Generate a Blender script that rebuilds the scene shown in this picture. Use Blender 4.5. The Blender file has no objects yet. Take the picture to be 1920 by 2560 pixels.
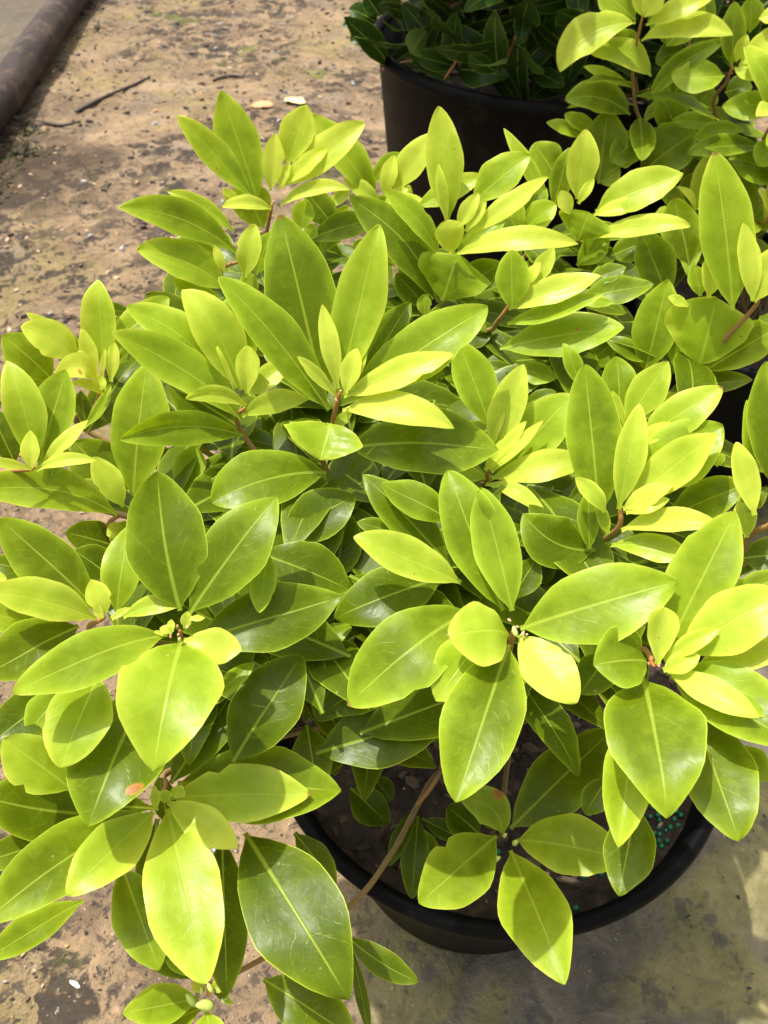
import bpy, bmesh, math, random
from mathutils import Vector, Matrix, noise
random.seed(11)
SC = bpy.context.scene
COL = SC.collection

# ------------------------------------------------------------------ camera, sky, sun, exposure
cam_d = bpy.data.cameras.new('camera')
cam_d.sensor_fit = 'VERTICAL'
cam_d.sensor_height = 36.0
cam_d.lens = 28.8
cam_d.clip_start = 0.02
cam_d.clip_end = 400
cam = bpy.data.objects.new('camera', cam_d)
COL.objects.link(cam)
cam.location = (0, 0, .90)
cam.rotation_euler = (math.radians(90 - 46), 0, 0)
cam_d.dof.use_dof = True
cam_d.dof.focus_distance = .52
cam_d.dof.aperture_fstop = 14
SC.camera = cam

SUN_TO = Vector((-.30, .20, .93)).normalized()
wd = bpy.data.worlds.new('World')
SC.world = wd
wd.use_nodes = True
wn = wd.node_tree
bg = wn.nodes['Background']
sky = wn.nodes.new('ShaderNodeTexSky')
sky.sky_type = 'NISHITA'
sky.sun_disc = False
sky.sun_elevation = math.asin(SUN_TO.z)
sky.sun_rotation = math.atan2(SUN_TO.x, SUN_TO.y)
sky.dust_density = 6.0
sky.air_density = 1.0
hazy = wn.nodes.new('ShaderNodeHueSaturation')                        # thin bright haze: a paler sky than clear blue
hazy.inputs['Saturation'].default_value = .22
wn.links.new(sky.outputs[0], hazy.inputs['Color'])
wn.links.new(hazy.outputs[0], bg.inputs[0])
bg.inputs[1].default_value = .145
sun_d = bpy.data.lights.new('sun', 'SUN')
sun_d.energy = 3.6
sun_d.angle = math.radians(.7)
sun_d.color = (1.0, .955, .87)
sun = bpy.data.objects.new('sun', sun_d)
COL.objects.link(sun)
sun.rotation_euler = SUN_TO.to_track_quat('Z', 'Y').to_euler()
sun.location = (-3, 3, 5)
SC.view_settings.view_transform = 'Standard'
SC.view_settings.look = 'None'
SC.view_settings.gamma = 1
SC.view_settings.use_curve_mapping = False
SC.view_settings.exposure = 0.90
SC.render.engine = 'CYCLES'
SC.cycles.max_bounces = 10
SC.cycles.transmission_bounces = 8
SC.cycles.diffuse_bounces = 6
SC.cycles.sample_clamp_indirect = 6
SC.cycles.caustics_reflective = False
SC.cycles.caustics_refractive = False

# ------------------------------------------------------------------ node helpers
class NT:
    def __init__(s, name):
        s.m = bpy.data.materials.new(name); s.m.use_nodes = True
        s.t = s.m.node_tree; s.t.nodes.clear()
        s.out = s.t.nodes.new('ShaderNodeOutputMaterial')
    def n(s, typ, **kw):
        o = s.t.nodes.new(typ)
        for k, v in kw.items(): setattr(o, k, v)
        return o
    def put(s, sock, v):
        if v is None: return
        if hasattr(v, 'is_output') or isinstance(v, bpy.types.NodeSocket): s.t.links.new(v, sock)
        else:
            try: sock.default_value = v
            except Exception: sock.default_value = (*v, 1) if len(v) == 3 else v
    def math(s, op, a, b=None, c=None, clamp=False):
        o = s.n('ShaderNodeMath', operation=op); o.use_clamp = clamp
        for i, v in enumerate((a, b, c)): s.put(o.inputs[i], v)
        return o.outputs[0]
    def mix(s, f, a, b, blend='MIX'):
        o = s.n('ShaderNodeMix', data_type='RGBA', blend_type=blend)
        s.put(o.inputs[0], f)
        for i, v in ((6, a), (7, b)):
            if isinstance(v, tuple) and len(v) == 3: v = (*v, 1)
            s.put(o.inputs[i], v)
        return o.outputs[2]
    def step(s, v, lo, hi):
        o = s.n('ShaderNodeMapRange', interpolation_type='SMOOTHSTEP')
        s.put(o.inputs[0], v); o.inputs[1].default_value = lo; o.inputs[2].default_value = hi
        return o.outputs[0]
    def noise(s, vec, scale, detail=3, rough=.55, dist=0.):
        o = s.n('ShaderNodeTexNoise'); s.put(o.inputs['Vector'], vec)
        o.inputs['Scale'].default_value = scale; o.inputs['Detail'].default_value = detail
        o.inputs['Roughness'].default_value = rough; o.inputs['Distortion'].default_value = dist
        return o.outputs[0]
    def ramp(s, v, stops):
        o = s.n('ShaderNodeValToRGB'); s.put(o.inputs[0], v)
        e = o.color_ramp.elements
        while len(e) < len(stops): e.new(.5)
        for q, (p, c) in zip(e, stops): q.position = p; q.color = (*c, 1)
        return o.outputs[0]
    def bsdf(s, col, rough=.5, spec=.5, normal=None):
        b = s.n('ShaderNodeBsdfPrincipled')
        s.put(b.inputs['Base Color'], (*col, 1) if isinstance(col, tuple) else col)
        s.put(b.inputs['Roughness'], rough); s.put(b.inputs['Specular IOR Level'], spec)
        if normal is not None: s.put(b.inputs['Normal'], normal)
        return b
    def bump(s, h, strength=.3, dist=.002):
        b = s.n('ShaderNodeBump'); s.put(b.inputs['Height'], h)
        b.inputs['Strength'].default_value = strength; b.inputs['Distance'].default_value = dist
        return b.outputs[0]
    def done(s, sh):
        s.t.links.new(sh, s.out.inputs[0]); return s.m

# ------------------------------------------------------------------ leaf material
def leaf_material(name, stops, trans_tint, trans=.42):
    N = NT(name)
    uv = N.n('ShaderNodeUVMap', uv_map='blade'); sep = N.n('ShaderNodeSeparateXYZ'); N.t.links.new(uv.outputs[0], sep.inputs[0])
    u, v = sep.outputs[0], sep.outputs[1]
    uw = N.n('ShaderNodeUVMap', uv_map='metric'); se2 = N.n('ShaderNodeSeparateXYZ'); N.t.links.new(uw.outputs[0], se2.inputs[0])
    lat = N.math('ABSOLUTE', N.math('SUBTRACT', se2.outputs[1], .5))       # 0 midrib, .5 widest margin
    oi = N.n('ShaderNodeObjectInfo'); sc = N.n('ShaderNodeSeparateColor'); N.t.links.new(oi.outputs['Color'], sc.inputs[0])
    age, rnd = sc.outputs[0], sc.outputs[1]
    tc = N.n('ShaderNodeTexCoord')
    off = N.n('ShaderNodeVectorMath', operation='ADD'); N.t.links.new(tc.outputs['Object'], off.inputs[0])
    cx = N.n('ShaderNodeCombineXYZ'); N.put(cx.inputs[0], N.math('MULTIPLY', rnd, 3.7)); N.put(cx.inputs[1], N.math('MULTIPLY', oi.outputs['Random'], 5.1))
    N.t.links.new(cx.outputs[0], off.inputs[1]); vec = off.outputs[0]
    big = N.noise(vec, 34, 2, .5); fine = N.noise(vec, 420, 3, .6); mid_n = N.noise(vec, 110, 3, .6, .6)
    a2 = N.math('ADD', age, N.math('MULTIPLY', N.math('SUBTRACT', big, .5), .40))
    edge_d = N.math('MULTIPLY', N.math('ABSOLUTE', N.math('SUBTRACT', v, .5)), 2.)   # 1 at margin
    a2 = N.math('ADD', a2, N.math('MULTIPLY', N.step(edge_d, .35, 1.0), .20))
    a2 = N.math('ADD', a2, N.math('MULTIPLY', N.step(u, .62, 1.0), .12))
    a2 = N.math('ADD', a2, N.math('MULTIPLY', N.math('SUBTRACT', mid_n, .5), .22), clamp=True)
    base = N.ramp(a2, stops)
    # veins: a pale midrib that thins to the tip, and faint side veins that run forward
    wid = N.math('MULTIPLY_ADD', u, -.030, .040)
    rib = N.math('SUBTRACT', 1., N.math('DIVIDE', lat, wid), clamp=True)
    rib = N.math('MULTIPLY', N.step(rib, 0., .75), N.math('SUBTRACT', 1.0, N.step(u, .82, .98)))
    wob = N.math('MULTIPLY', N.math('SUBTRACT', N.noise(vec, 75, 3, .6, 1.), .5), .16)
    sgn = N.math('MULTIPLY', N.math('SIGN', N.math('SUBTRACT', se2.outputs[1], .5)), .25)
    ph = N.math('ADD', N.math('ADD', N.math('SUBTRACT', u, N.math('ADD', N.math('MULTIPLY', lat, .30), N.math('MULTIPLY', N.math('MULTIPLY', lat, lat), .9))), wob), N.math('MULTIPLY', sgn, .22))
    side = N.math('ABSOLUTE', N.math('SUBTRACT', N.math('FRACT', N.math('MULTIPLY', ph, 9.0)), .5))
    side = N.math('SUBTRACT', 1., N.step(side, .0, .075))
    side = N.math('MULTIPLY', side, N.math('MULTIPLY', N.math('SUBTRACT', 1., N.step(edge_d, .55, .88)), N.step(mid_n, .40, .62)))
    base = N.mix(N.math('MULTIPLY', side, .19), base, (.40, .54, .05))
    base = N.mix(N.math('MULTIPLY', rib, .45), base, (.52, .64, .08))
    rim = N.math('MULTIPLY', N.step(edge_d, .925, .985), N.step(u, .06, .16))
    base = N.mix(N.math('MULTIPLY', rim, .62), base, (.66, .76, .09))
    net = N.n('ShaderNodeTexVoronoi', feature='DISTANCE_TO_EDGE'); N.put(net.inputs['Vector'], vec); net.inputs['Scale'].default_value = 330
    netf = N.math('MULTIPLY', N.math('SUBTRACT', 1., N.step(net.outputs['Distance'], .0, .09)), .05)
    base = N.mix(netf, base, (.38, .52, .04))
    speck = N.math('MULTIPLY', N.step(N.noise(vec, 300, 2), .70, .74), N.step(N.noise(vec, 25, 2), .52, .60))
    base = N.mix(N.math('MULTIPLY', speck, .5), base, (.17, .13, .03))
    burn = N.math('MULTIPLY', N.step(N.math('ADD', u, N.math('MULTIPLY', mid_n, .03)), .985, 1.0), N.math('GREATER_THAN', oi.outputs['Random'], .9))
    base = N.mix(N.math('MULTIPLY', burn, .8), base, (.30, .14, .05))
    # pale pin dots and dust
    vor = N.n('ShaderNodeTexVoronoi'); N.put(vor.inputs['Vector'], vec); vor.inputs['Scale'].default_value = 120
    dot = N.math('MULTIPLY', N.math('SUBTRACT', 1., N.step(vor.outputs['Distance'], .05, .12)), N.step(N.noise(vec, 60, 1), .60, .68))
    base = N.mix(N.math('MULTIPLY', dot, .35), base, (.62, .68, .32))
    # brown blemish carried by a few leaves as a property (u, v, radius)
    at = N.n('ShaderNodeAttribute', attribute_type='OBJECT', attribute_name='spot')
    s3 = N.n('ShaderNodeSeparateXYZ'); N.t.links.new(at.outputs['Vector'], s3.inputs[0])
    du = N.math('MULTIPLY', N.math('SUBTRACT', u, s3.outputs[0]), 2.4)
    dv = N.math('SUBTRACT', v, s3.outputs[1])
    dd = N.math('SQRT', N.math('ADD', N.math('MULTIPLY', du, du), N.math('MULTIPLY', dv, dv)))
    dd = N.math('ADD', dd, N.math('MULTIPLY', N.math('SUBTRACT', mid_n, .5), .05))
    rr = N.math('SUBTRACT', N.math('DIVIDE', dd, N.math('MAXIMUM', s3.outputs[2], .0001)), 0.)
    spot = N.math('MULTIPLY', N.math('SUBTRACT', 1., N.step(rr, .75, 1.15)), N.math('GREATER_THAN', s3.outputs[2], .001))
    core = N.math('MULTIPLY', N.math('SUBTRACT', 1., N.step(rr, .3, .8)), N.math('GREATER_THAN', s3.outputs[2], .001))
    base = N.mix(N.math('MULTIPLY', spot, .85), base, (.30, .105, .022))
    base = N.mix(N.math('MULTIPLY', core, .5), base, (.16, .06, .03))
    geo = N.n('ShaderNodeNewGeometry')
    under = N.mix(.30, base, (.36, .47, .12))
    col = N.mix(geo.outputs['Backfacing'], base, under)
    h = N.math('ADD', N.math('MULTIPLY', rib, -1.0), N.math('MULTIPLY', side, -.30))
    h = N.math('ADD', h, N.math('ADD', N.math('MULTIPLY', mid_n, .9), N.math('MULTIPLY', fine, .12)))
    h = N.math('ADD', h, N.math('MULTIPLY', N.noise(vec, 55, 2, .5), 1.6))
    nrm = N.bump(h, .24, .0010)
    rough = N.math('ADD', N.math('MULTIPLY', big, .20), N.math('MULTIPLY', geo.outputs['Backfacing'], .18))
    rough = N.math('ADD', rough, .21)
    p = N.bsdf(col, rough, .17, nrm)
    tr = N.n('ShaderNodeBsdfTranslucent'); tcol = N.mix(1., col, trans_tint, 'MULTIPLY')
    N.put(tr.inputs[0], tcol); N.put(tr.inputs[1], nrm)
    ms = N.n('ShaderNodeMixShader'); N.put(ms.inputs[0], N.math('MULTIPLY', N.math('SUBTRACT', 1., spot), trans))
    N.t.links.new(p.outputs[0], ms.inputs[1]); N.t.links.new(tr.outputs[0], ms.inputs[2])
    return N.done(ms.outputs[0])

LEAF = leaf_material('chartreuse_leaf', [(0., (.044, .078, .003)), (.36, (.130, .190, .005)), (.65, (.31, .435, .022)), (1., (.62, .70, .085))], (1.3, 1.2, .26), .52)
LEAF_DARK = leaf_material('dark_green_shaded_leaf', [(0., (.013, .034, .007)), (.35, (.027, .062, .010)), (.65, (.05, .10, .015)), (1., (.16, .24, .03))], (1.1, 1.2, .5), .2)  # darker leaf type, with the rear shrub's shade also put into the colour

def stem_material():
    N = NT('stem_bark')
    uv = N.n('ShaderNodeUVMap', uv_map='blade'); sep = N.n('ShaderNodeSeparateXYZ'); N.t.links.new(uv.outputs[0], sep.inputs[0])
    tc = N.n('ShaderNodeTexCoord')
    nz = N.noise(tc.outputs['Object'], 160, 4, .6)
    f = N.math('ADD', sep.outputs[0], N.math('MULTIPLY', N.math('SUBTRACT', nz, .5), .25), clamp=True)
    c = N.ramp(f, [(0., (.46, .15, .05)), (.12, (.34, .14, .05)), (.4, (.22, .12, .05)), (1., (.12, .085, .05))])
    c = N.mix(N.math('MULTIPLY', nz, .35), c, (.30, .28, .07))
    return N.done(N.bsdf(c, .5, .35, N.bump(nz, .4, .001)).outputs[0])
STEM = stem_material()

def bud_material():
    N = NT('bud_skin')
    oi = N.n('ShaderNodeObjectInfo'); sc = N.n('ShaderNodeSeparateColor'); N.t.links.new(oi.outputs['Color'], sc.inputs[0])
    c = N.ramp(sc.outputs[0], [(.6, (.42, .50, .10)), (.8, (.55, .58, .16)), (.9, (.62, .40, .22)), (1., (.58, .22, .10))])
    p = N.bsdf(c, .4, .4); p.inputs['Subsurface Weight'].default_value = .15; p.inputs['Subsurface Radius'].default_value = (.002, .002, .001)
    return N.done(p.outputs[0])
BUD = bud_material()

# ------------------------------------------------------------------ mesh builders
def leaf_geo(b, e, n, cv, W, m, fold, tw, arch, seed, nu=18, nv=8):
    """verts, faces, blade uv, metric uv of one leaf blade with its petiole; b base, e tip, n upper side"""
    rs = random.Random(seed)
    ax = e - b; L = ax.length; ax = ax.normalized()
    n = (n - ax * n.dot(ax)).normalized()
    V, UV, UM = [], [], []
    ws = [rs.uniform(-1, 1) for _ in range(4)]
    tipx = rs.uniform(.62, .80); basx = rs.uniform(.82, 1.02); tw += rs.uniform(-20, 20); arch *= rs.uniform(.5, 1.7)
    warp = rs.uniform(-.045, .045); asym = rs.uniform(-.08, .08)
    nick = rs.uniform(.3, .9) if rs.random() < .22 else -1; nside = rs.choice((-1, 1)); ndep = rs.uniform(.10, .28)
    def prof(u):
        if u < m:
            x = u / m; w = math.sin(math.pi / 2 * x) ** basx * min(1, .25 + u / .12)
        else:
            x = (1 - u) / (1 - m); w = math.sin(math.pi / 2 * max(x, 0)) ** tipx
        return w
    us = [0, .03, .07, .12] + [.12 + (.93 - .12) * i / (nu - 7) for i in range(1, nu - 6)] + [.965, .988, 1.0]
    pts = []
    for u in us:
        q = b + ax * (L * u) + cv * (4 * u * (1 - u)) + n * (arch * L * (4 * u * (1 - u)))
        q += n * (warp * L * math.sin(2 * math.pi * u + ws[0]) * u)
        pts.append(q)
    f = math.tan(math.radians(fold + (5 if 0 < fold < 20 else 0))); cup = .42 + .1 * ws[1]
    for i, u in enumerate(us):
        t = (pts[min(i + 1, len(us) - 1)] - pts[max(i - 1, 0)]).normalized()
        nn = (n - t * n.dot(t)).normalized()
        if tw: nn = Matrix.Rotation(math.radians(tw * (u - .3)), 3, t) @ nn
        s = t.cross(nn)
        hw = W / 2 * prof(u)
        pet = .00085 + .0006 * (1 - u) if u < .5 else 0
        if u >= .999: hw = W * .012
        hw = max(hw, pet)
        for j in range(nv + 1):
            y = j / nv * 2 - 1
            yy = math.sin(y * math.pi / 2 * .9) / math.sin(math.pi / 2 * .9)
            lat = hw * yy * (1 + asym * (1 if y > 0 else -1))
            edge = 1 + .026 * math.sin(u * 17 + ws[2] * 6 + (2 if y > 0 else 0)) * abs(yy) ** 3
            lat *= edge
            if nick > 0 and y * nside > .5 and abs(u - nick) < .045: lat *= 1 - ndep * (1 - abs(u - nick) / .045) * (abs(y) - .5) * 2
            z = abs(lat) * f - cup * f * 1.1 * lat * lat / max(W / 2, 1e-4)
            z += W * .012 * math.sin(u * 23 + ws[1] * 5 + y * 2.2) * abs(yy) * min(1, u * 4) + W * .030 * math.sin(u * (8 + 3 * ws[3]) + (1.7 if y > 0 else 0) + ws[2] * 3) * abs(yy) ** 2 * min(1, u * 4)
            V.append(pts[i] + s * lat + nn * z)
            UV.append((u, (y + 1) / 2 if abs(y) < 1 else (0. if y < 0 else 1.)))
            UM.append((u, .5 + lat / max(W, 1e-4)))
    F = []; k = nv + 1
    for i in range(len(us) - 1):
        for j in range(nv):
            F.append((i * k + j, i * k + j + 1, (i + 1) * k + j + 1, (i + 1) * k + j))
    return V, F, UV, UM

def to_mesh(name, V, F, UV, UM, mat):
    me = bpy.data.meshes.new(name)
    me.from_pydata([tuple(v) for v in V], [], F)
    for nm, src in (('blade', UV), ('metric', UM)):
        lay = me.uv_layers.new(name=nm)
        buf = [0.] * (2 * len(me.loops))
        for i, lp in enumerate(me.loops):
            buf[2 * i], buf[2 * i + 1] = src[lp.vertex_index]
        lay.data.foreach_set('uv', buf)
    me.polygons.foreach_set('use_smooth', [True] * len(me.polygons))
    me.materials.append(mat)
    me.update()
    return me

def link(name, data, parent=None, loc=(0, 0, 0)):
    o = bpy.data.objects.new(name, data); COL.objects.link(o)
    if parent is not None: o.parent = parent
    o.location = loc
    return o

def tag(o, label, cat, group=None):
    o['label'] = label; o['category'] = cat
    if group: o['group'] = group
    return o

def spline(P, n=8):
    """Catmull-Rom through points"""
    out = []
    for i in range(len(P) - 1):
        p0 = P[max(i - 1, 0)]; p1 = P[i]; p2 = P[i + 1]; p3 = P[min(i + 2, len(P) - 1)]
        for k in range(n):
            t = k / n
            out.append(.5 * ((2 * p1) + (p2 - p0) * t + (2 * p0 - 5 * p1 + 4 * p2 - p3) * t * t + (3 * p1 - p0 - 3 * p2 + p3) * t ** 3))
    out.append(P[-1].copy())
    return out

def tube_geo(P, r0, r1, seg=8, knots=True):
    V, F, UV = [], [], []
    ref = Vector((.3, .9, .2)).normalized()
    for i, p in enumerate(P):
        t = (P[min(i + 1, len(P) - 1)] - P[max(i - 1, 0)]).normalized()
        a = t.cross(ref).normalized(); c = t.cross(a)
        u = i / (len(P) - 1); r = r0 + (r1 - r0) * u
        if knots: r *= min(1, .55 + .25 * i)
        if knots: r *= 1 + .16 * max(0, math.sin(i * 1.9)) ** 4
        for j in range(seg):
            an = 2 * math.pi * j / seg
            V.append(p + (a * math.cos(an) + c * math.sin(an)) * r); UV.append((u, j / seg))
    for i in range(len(P) - 1):
        for j in range(seg):
            F.append((i * seg + j, i * seg + (j + 1) % seg, (i + 1) * seg + (j + 1) % seg, (i + 1) * seg + j))
    F.append(tuple(range(seg))[::-1]); F.append(tuple((len(P) - 1) * seg + j for j in range(seg)))
    return V, F, UV

def lathe(name, prof, mat, loc, seg=96, parent=None, smooth=True):
    V, F = [], []
    for r, z in prof:
        for j in range(seg):
            a = 2 * math.pi * j / seg
            V.append((r * math.cos(a), r * math.sin(a), z))
    for i in range(len(prof) - 1):
        for j in range(seg):
            F.append((i * seg + j, i * seg + (j + 1) % seg, (i + 1) * seg + (j + 1) % seg, (i + 1) * seg + j))
    me = bpy.data.meshes.new(name); me.from_pydata(V, [], F)
    me.polygons.foreach_set('use_smooth', [smooth] * len(me.polygons))
    me.materials.append(mat); me.update()
    return link(name, me, parent, loc)

def joined(name, parts, mat, parent=None, loc=(0, 0, 0)):
    V, F, UV, UM = [], [], [], []
    for v, f, a, b in parts:
        o = len(V); V += v; UV += a; UM += b
        F += [tuple(i + o for i in q) for q in f]
    return link(name, to_mesh(name, V, F, UV, UM, mat), parent, loc)

# ------------------------------------------------------------------ ground
def ground_material():
    N = NT('damp_sandy_ground')
    tc = N.n('ShaderNodeTexCoord'); P = tc.outputs['Object']
    sep = N.n('ShaderNodeSeparateXYZ'); N.t.links.new(P, sep.inputs[0]); X, Y = sep.outputs[0], sep.outputs[1]
    n1 = N.noise(P, 2.2, 4, .6, .4); n2 = N.noise(P, 6.5, 5, .60, .5); n3 = N.noise(P, 21, 6, .66, .5); n4 = N.noise(P, 190, 3, .7); n5 = N.noise(P, 62, 5, .68, .4)
    sand = N.ramp(n2, [(.28, (.070, .050, .033)), (.42, (.145, .103, .062)), (.56, (.232, .163, .096)), (.74, (.27, .205, .135))])
    sand = N.mix(N.step(n1, .50, .66), sand, N.ramp(n3, [(.3, (.11, .088, .040)), (.7, (.25, .19, .083))]))       # yellowish crust
    sand = N.mix(N.math('MULTIPLY', N.step(N.noise(P, 5.1, 4, .6), .55, .70), .55), sand, (.15, .135, .115))       # grey silt
    sand = N.mix(N.math('MULTIPLY', N.step(n4, .40, .72), .45), sand, (.21, .14, .085))
    sand = N.mix(N.math('MULTIPLY', N.math('SUBTRACT', 1., N.step(n4, .34, .44)), .55), sand, (.07, .055, .042))
    dark = N.step(N.math('ADD', N.math('MULTIPLY', n3, .75), N.math('MULTIPLY', n2, .38)), .535, .60)
    dark = N.math('MULTIPLY', dark, N.step(N.math('ADD', N.noise(P, 1.7, 3, .6, .3), N.math('MULTIPLY', n2, .25)), .54, .68))
    sand = N.mix(N.math('MULTIPLY', dark, .92), sand, (.030, .024, .020))                                          # wet humus patches
    sand = N.mix(N.math('MULTIPLY', N.step(n5, .55, .68), .5), sand, (.31, .20, .11))
    sand = N.mix(N.math('MULTIPLY', N.math('SUBTRACT', 1., N.step(n5, .38, .46)), N.math('SUBTRACT', .80, N.math('MULTIPLY', N.step(Y, .5, 1.6), .55))), sand, (.050, .040, .033))
    sand = N.mix(N.math('MULTIPLY', N.step(N.noise(P, 95, 4, .7), .63, .70), .6), sand, (.36, .29, .22))
    sand = N.mix(N.math('MULTIPLY', N.step(N.noise(P, 46, 4, .6, .8), .59, .65), .85), sand, (.034, .029, .025))
    moss = N.math('MULTIPLY', N.step(N.noise(P, 3.3, 5, .65), .57, .68), N.step(n3, .38, .6))
    sand = N.mix(N.math('MULTIPLY', moss, .55), sand, (.16, .17, .03))
    # dark weed cloth with olive algae on the pot side
    edge = N.math('ADD', X, N.math('MULTIPLY', N.math('SUBTRACT', n2, .5), .10))
    near = N.math('MULTIPLY', N.step(edge, -.07, .03), N.math('SUBTRACT', 1., N.step(Y, .95, 1.25)))
    cloth = N.ramp(n3, [(.3, (.075, .066, .056)), (.55, (.145, .125, .092)), (.8, (.26, .21, .14))])
    olive = N.step(N.math('ADD', N.math('MULTIPLY', n2, .7), N.math('MULTIPLY', N.noise(P, 5, 3, .6), .4)), .50, .60)
    cloth = N.mix(N.math('MULTIPLY', olive, .5), cloth, N.ramp(n3, [(.3, (.17, .16, .045)), (.7, (.31, .275, .08))]))
    cloth = N.mix(N.math('MULTIPLY', N.math('SUBTRACT', 1., N.step(n5, .36, .46)), .3), cloth, (.045, .042, .042))
    cloth = N.mix(N.math('MULTIPLY', N.step(n4, .62, .72), .5), cloth, (.38, .27, .18))
    cloth = N.mix(N.math('MULTIPLY', N.step(N.noise(P, 22, 4, .6), .60, .68), .6), cloth, (.05, .05, .056))
    c = N.mix(near, sand, cloth)
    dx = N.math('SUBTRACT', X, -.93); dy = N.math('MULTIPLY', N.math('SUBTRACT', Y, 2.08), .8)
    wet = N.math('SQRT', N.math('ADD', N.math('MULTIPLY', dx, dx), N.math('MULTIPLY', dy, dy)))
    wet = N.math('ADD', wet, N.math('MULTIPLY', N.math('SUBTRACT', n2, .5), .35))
    c = N.mix(N.math('MULTIPLY', N.math('SUBTRACT', 1., N.step(wet, .12, .26)), .8), c, (.045, .032, .022))       # damp, shadowed ground by the pole, the shadow put into the colour
    # smooth grey-brown strip beyond the pole
    far = N.math('MULTIPLY', N.math('SUBTRACT', 1., N.step(X, -1.20, -1.12)), .85)
    c = N.mix(far, c, N.ramp(n3, [(.3, (.075, .063, .048)), (.7, (.12, .10, .075))]))
    h = N.math('ADD', N.math('ADD', N.math('MULTIPLY', n3, .8), N.math('MULTIPLY', n5, .5)), N.math('ADD', N.math('MULTIPLY', n4, .22), N.math('MULTIPLY', n2, .6)))
    return N.done(N.bsdf(c, .85, .08, N.bump(h, .75, .012)).outputs[0])
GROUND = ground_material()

def ground_z(x, y):
    p = Vector((x, y, 0))
    z = .010 * noise.noise(p * 5) + .0045 * noise.noise(p * 30 + Vector((9, 2, 0))) + .006 * noise.noise(p * 17 + Vector((3, 1, 7))) + .0035 * noise.noise(p * 46) + .002 * noise.noise(p * 95)
    return z - .012
def axis(lo, hi, step, far):
    a = [lo + step * i for i in range(int((hi - lo) / step) + 1)]
    s, q = step, a[-1]
    while q < far: s *= 1.5; q += s; a.append(q)
    s, q = step, a[0]
    while q > -far: s *= 1.5; q -= s; a.insert(0, q)
    return a
xs = axis(-1.6, .9, .0125, 150); ys = axis(-.1, 4.0, .0125, 150)
V = [(x, y, ground_z(x, y) if abs(x) < 6 and abs(y) < 9 else -.012) for y in ys for x in xs]
k = len(xs)
F = [(j * k + i, j * k + i + 1, (j + 1) * k + i + 1, (j + 1) * k + i) for j in range(len(ys) - 1) for i in range(k - 1)]
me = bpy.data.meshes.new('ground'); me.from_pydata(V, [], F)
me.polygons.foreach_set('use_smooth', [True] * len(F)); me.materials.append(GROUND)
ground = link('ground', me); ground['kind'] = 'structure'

# ------------------------------------------------------------------ pots
def plastic_material():
    N = NT('black_plastic')
    tc = N.n('ShaderNodeTexCoord'); nz = N.noise(tc.outputs['Object'], 24, 4, .6); n2 = N.noise(tc.outputs['Object'], 300, 2)
    c = N.mix(N.step(nz, .45, .75), (.0035, .0035, .004), (.007, .0065, .006))
    n3 = N.noise(tc.outputs['Object'], 9, 5, .7)
    c = N.mix(N.math('MULTIPLY', N.step(n3, .52, .72), .30), c, (.055, .048, .040))
    r = N.math('ADD', N.math('MULTIPLY', nz, .2), .40)
    return N.done(N.bsdf(c, r, .07, N.bump(n2, .12, .0006)).outputs[0])
PLASTIC = plastic_material()

def soil_material():
    N = NT('bark_soil')
    tc = N.n('ShaderNodeTexCoord'); P = tc.outputs['Object']
    n1 = N.noise(P, 60, 5, .65, .5); n2 = N.noise(P, 200, 4, .6)
    c = N.ramp(n1, [(.3, (.020, .014, .011)), (.55, (.060, .040, .030)), (.75, (.13, .085, .060))])
    return N.done(N.bsdf(c, .85, .25, N.bump(N.math('ADD', n1, N.math('MULTIPLY', n2, .5)), .9, .006)).outputs[0])
SOIL = soil_material()
def flat_material(name, col, rough=.6, spec=.3, var=.35, sc=150):
    N = NT(name); tc = N.n('ShaderNodeTexCoord'); nz = N.noise(tc.outputs['Object'], sc, 4, .6)
    c = N.mix(N.math('MULTIPLY', N.math('SUBTRACT', nz, .3), var * 2, clamp=True), col, tuple(q * .45 for q in col))
    return N.done(N.bsdf(c, rough, spec, N.bump(nz, .4, .0015)).outputs[0])

def make_pot(loc, R, h, label, rim=.011):
    root = tag(link('plant_pot', None, None, loc), label, 'plant pot')
    rb = R * (.68 if R < .25 else .82)
    lathe('wall', [(0, .004), (rb - .006, .004), (rb, .012), (R - rim * 1.0, h - rim * 2.0), (R - rim * .75, h - rim * 1.75),
                   (R - rim * .98, h - rim * .9), (R - rim * 1.25, h - rim * 1.1), (rb - .008, .016), (0, .014)], PLASTIC, (0, 0, 0), 128, root)
    ring = []
    for i in range(13):
        a = 2 * math.pi * i / 12
        ring.append((R - rim * .62 + rim * .60 * math.cos(a), h - rim * .85 + rim * .82 * math.sin(a)))
    lathe('rim', ring, PLASTIC, (0, 0, 0), 128, root)
    return root
def make_soil(loc, R, name='potting_soil'):
    V = [(0, 0, 0)]; F = []
    nr, na = 22, 80
    for i in range(1, nr + 1):
        for j in range(na):
            a = 2 * math.pi * j / na; r = R * i / nr
            p = Vector((r * math.cos(a), r * math.sin(a), 0))
            V.append((p.x, p.y, .005 * noise.noise(p * 30 + Vector(loc)) + .003 * noise.noise(p * 90)))
    F += [(0, 1 + j, 1 + (j + 1) % na) for j in range(na)]
    for i in range(nr - 1):
        for j in range(na):
            F.append((1 + i * na + j, 1 + (i + 1) * na + j, 1 + (i + 1) * na + (j + 1) % na, 1 + i * na + (j + 1) % na))
    me = bpy.data.meshes.new(name); me.from_pydata(V, [], F); me.materials.append(SOIL)
    me.polygons.foreach_set('use_smooth', [True] * len(F))
    o = link(name, me, None, loc); o['kind'] = 'stuff'
    return o
FP = Vector((.0958, .384, 0)); RP = Vector((.556, 1.022, 0)); BP = Vector((.29, 1.43, 0))
make_pot(FP, .1997, .28, 'black plastic pot under the front yellow-green shrub, green pellets on its soil')
make_pot(RP, .20, .28, 'black plastic pot half hidden behind the right leaves of the front shrub')
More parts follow.
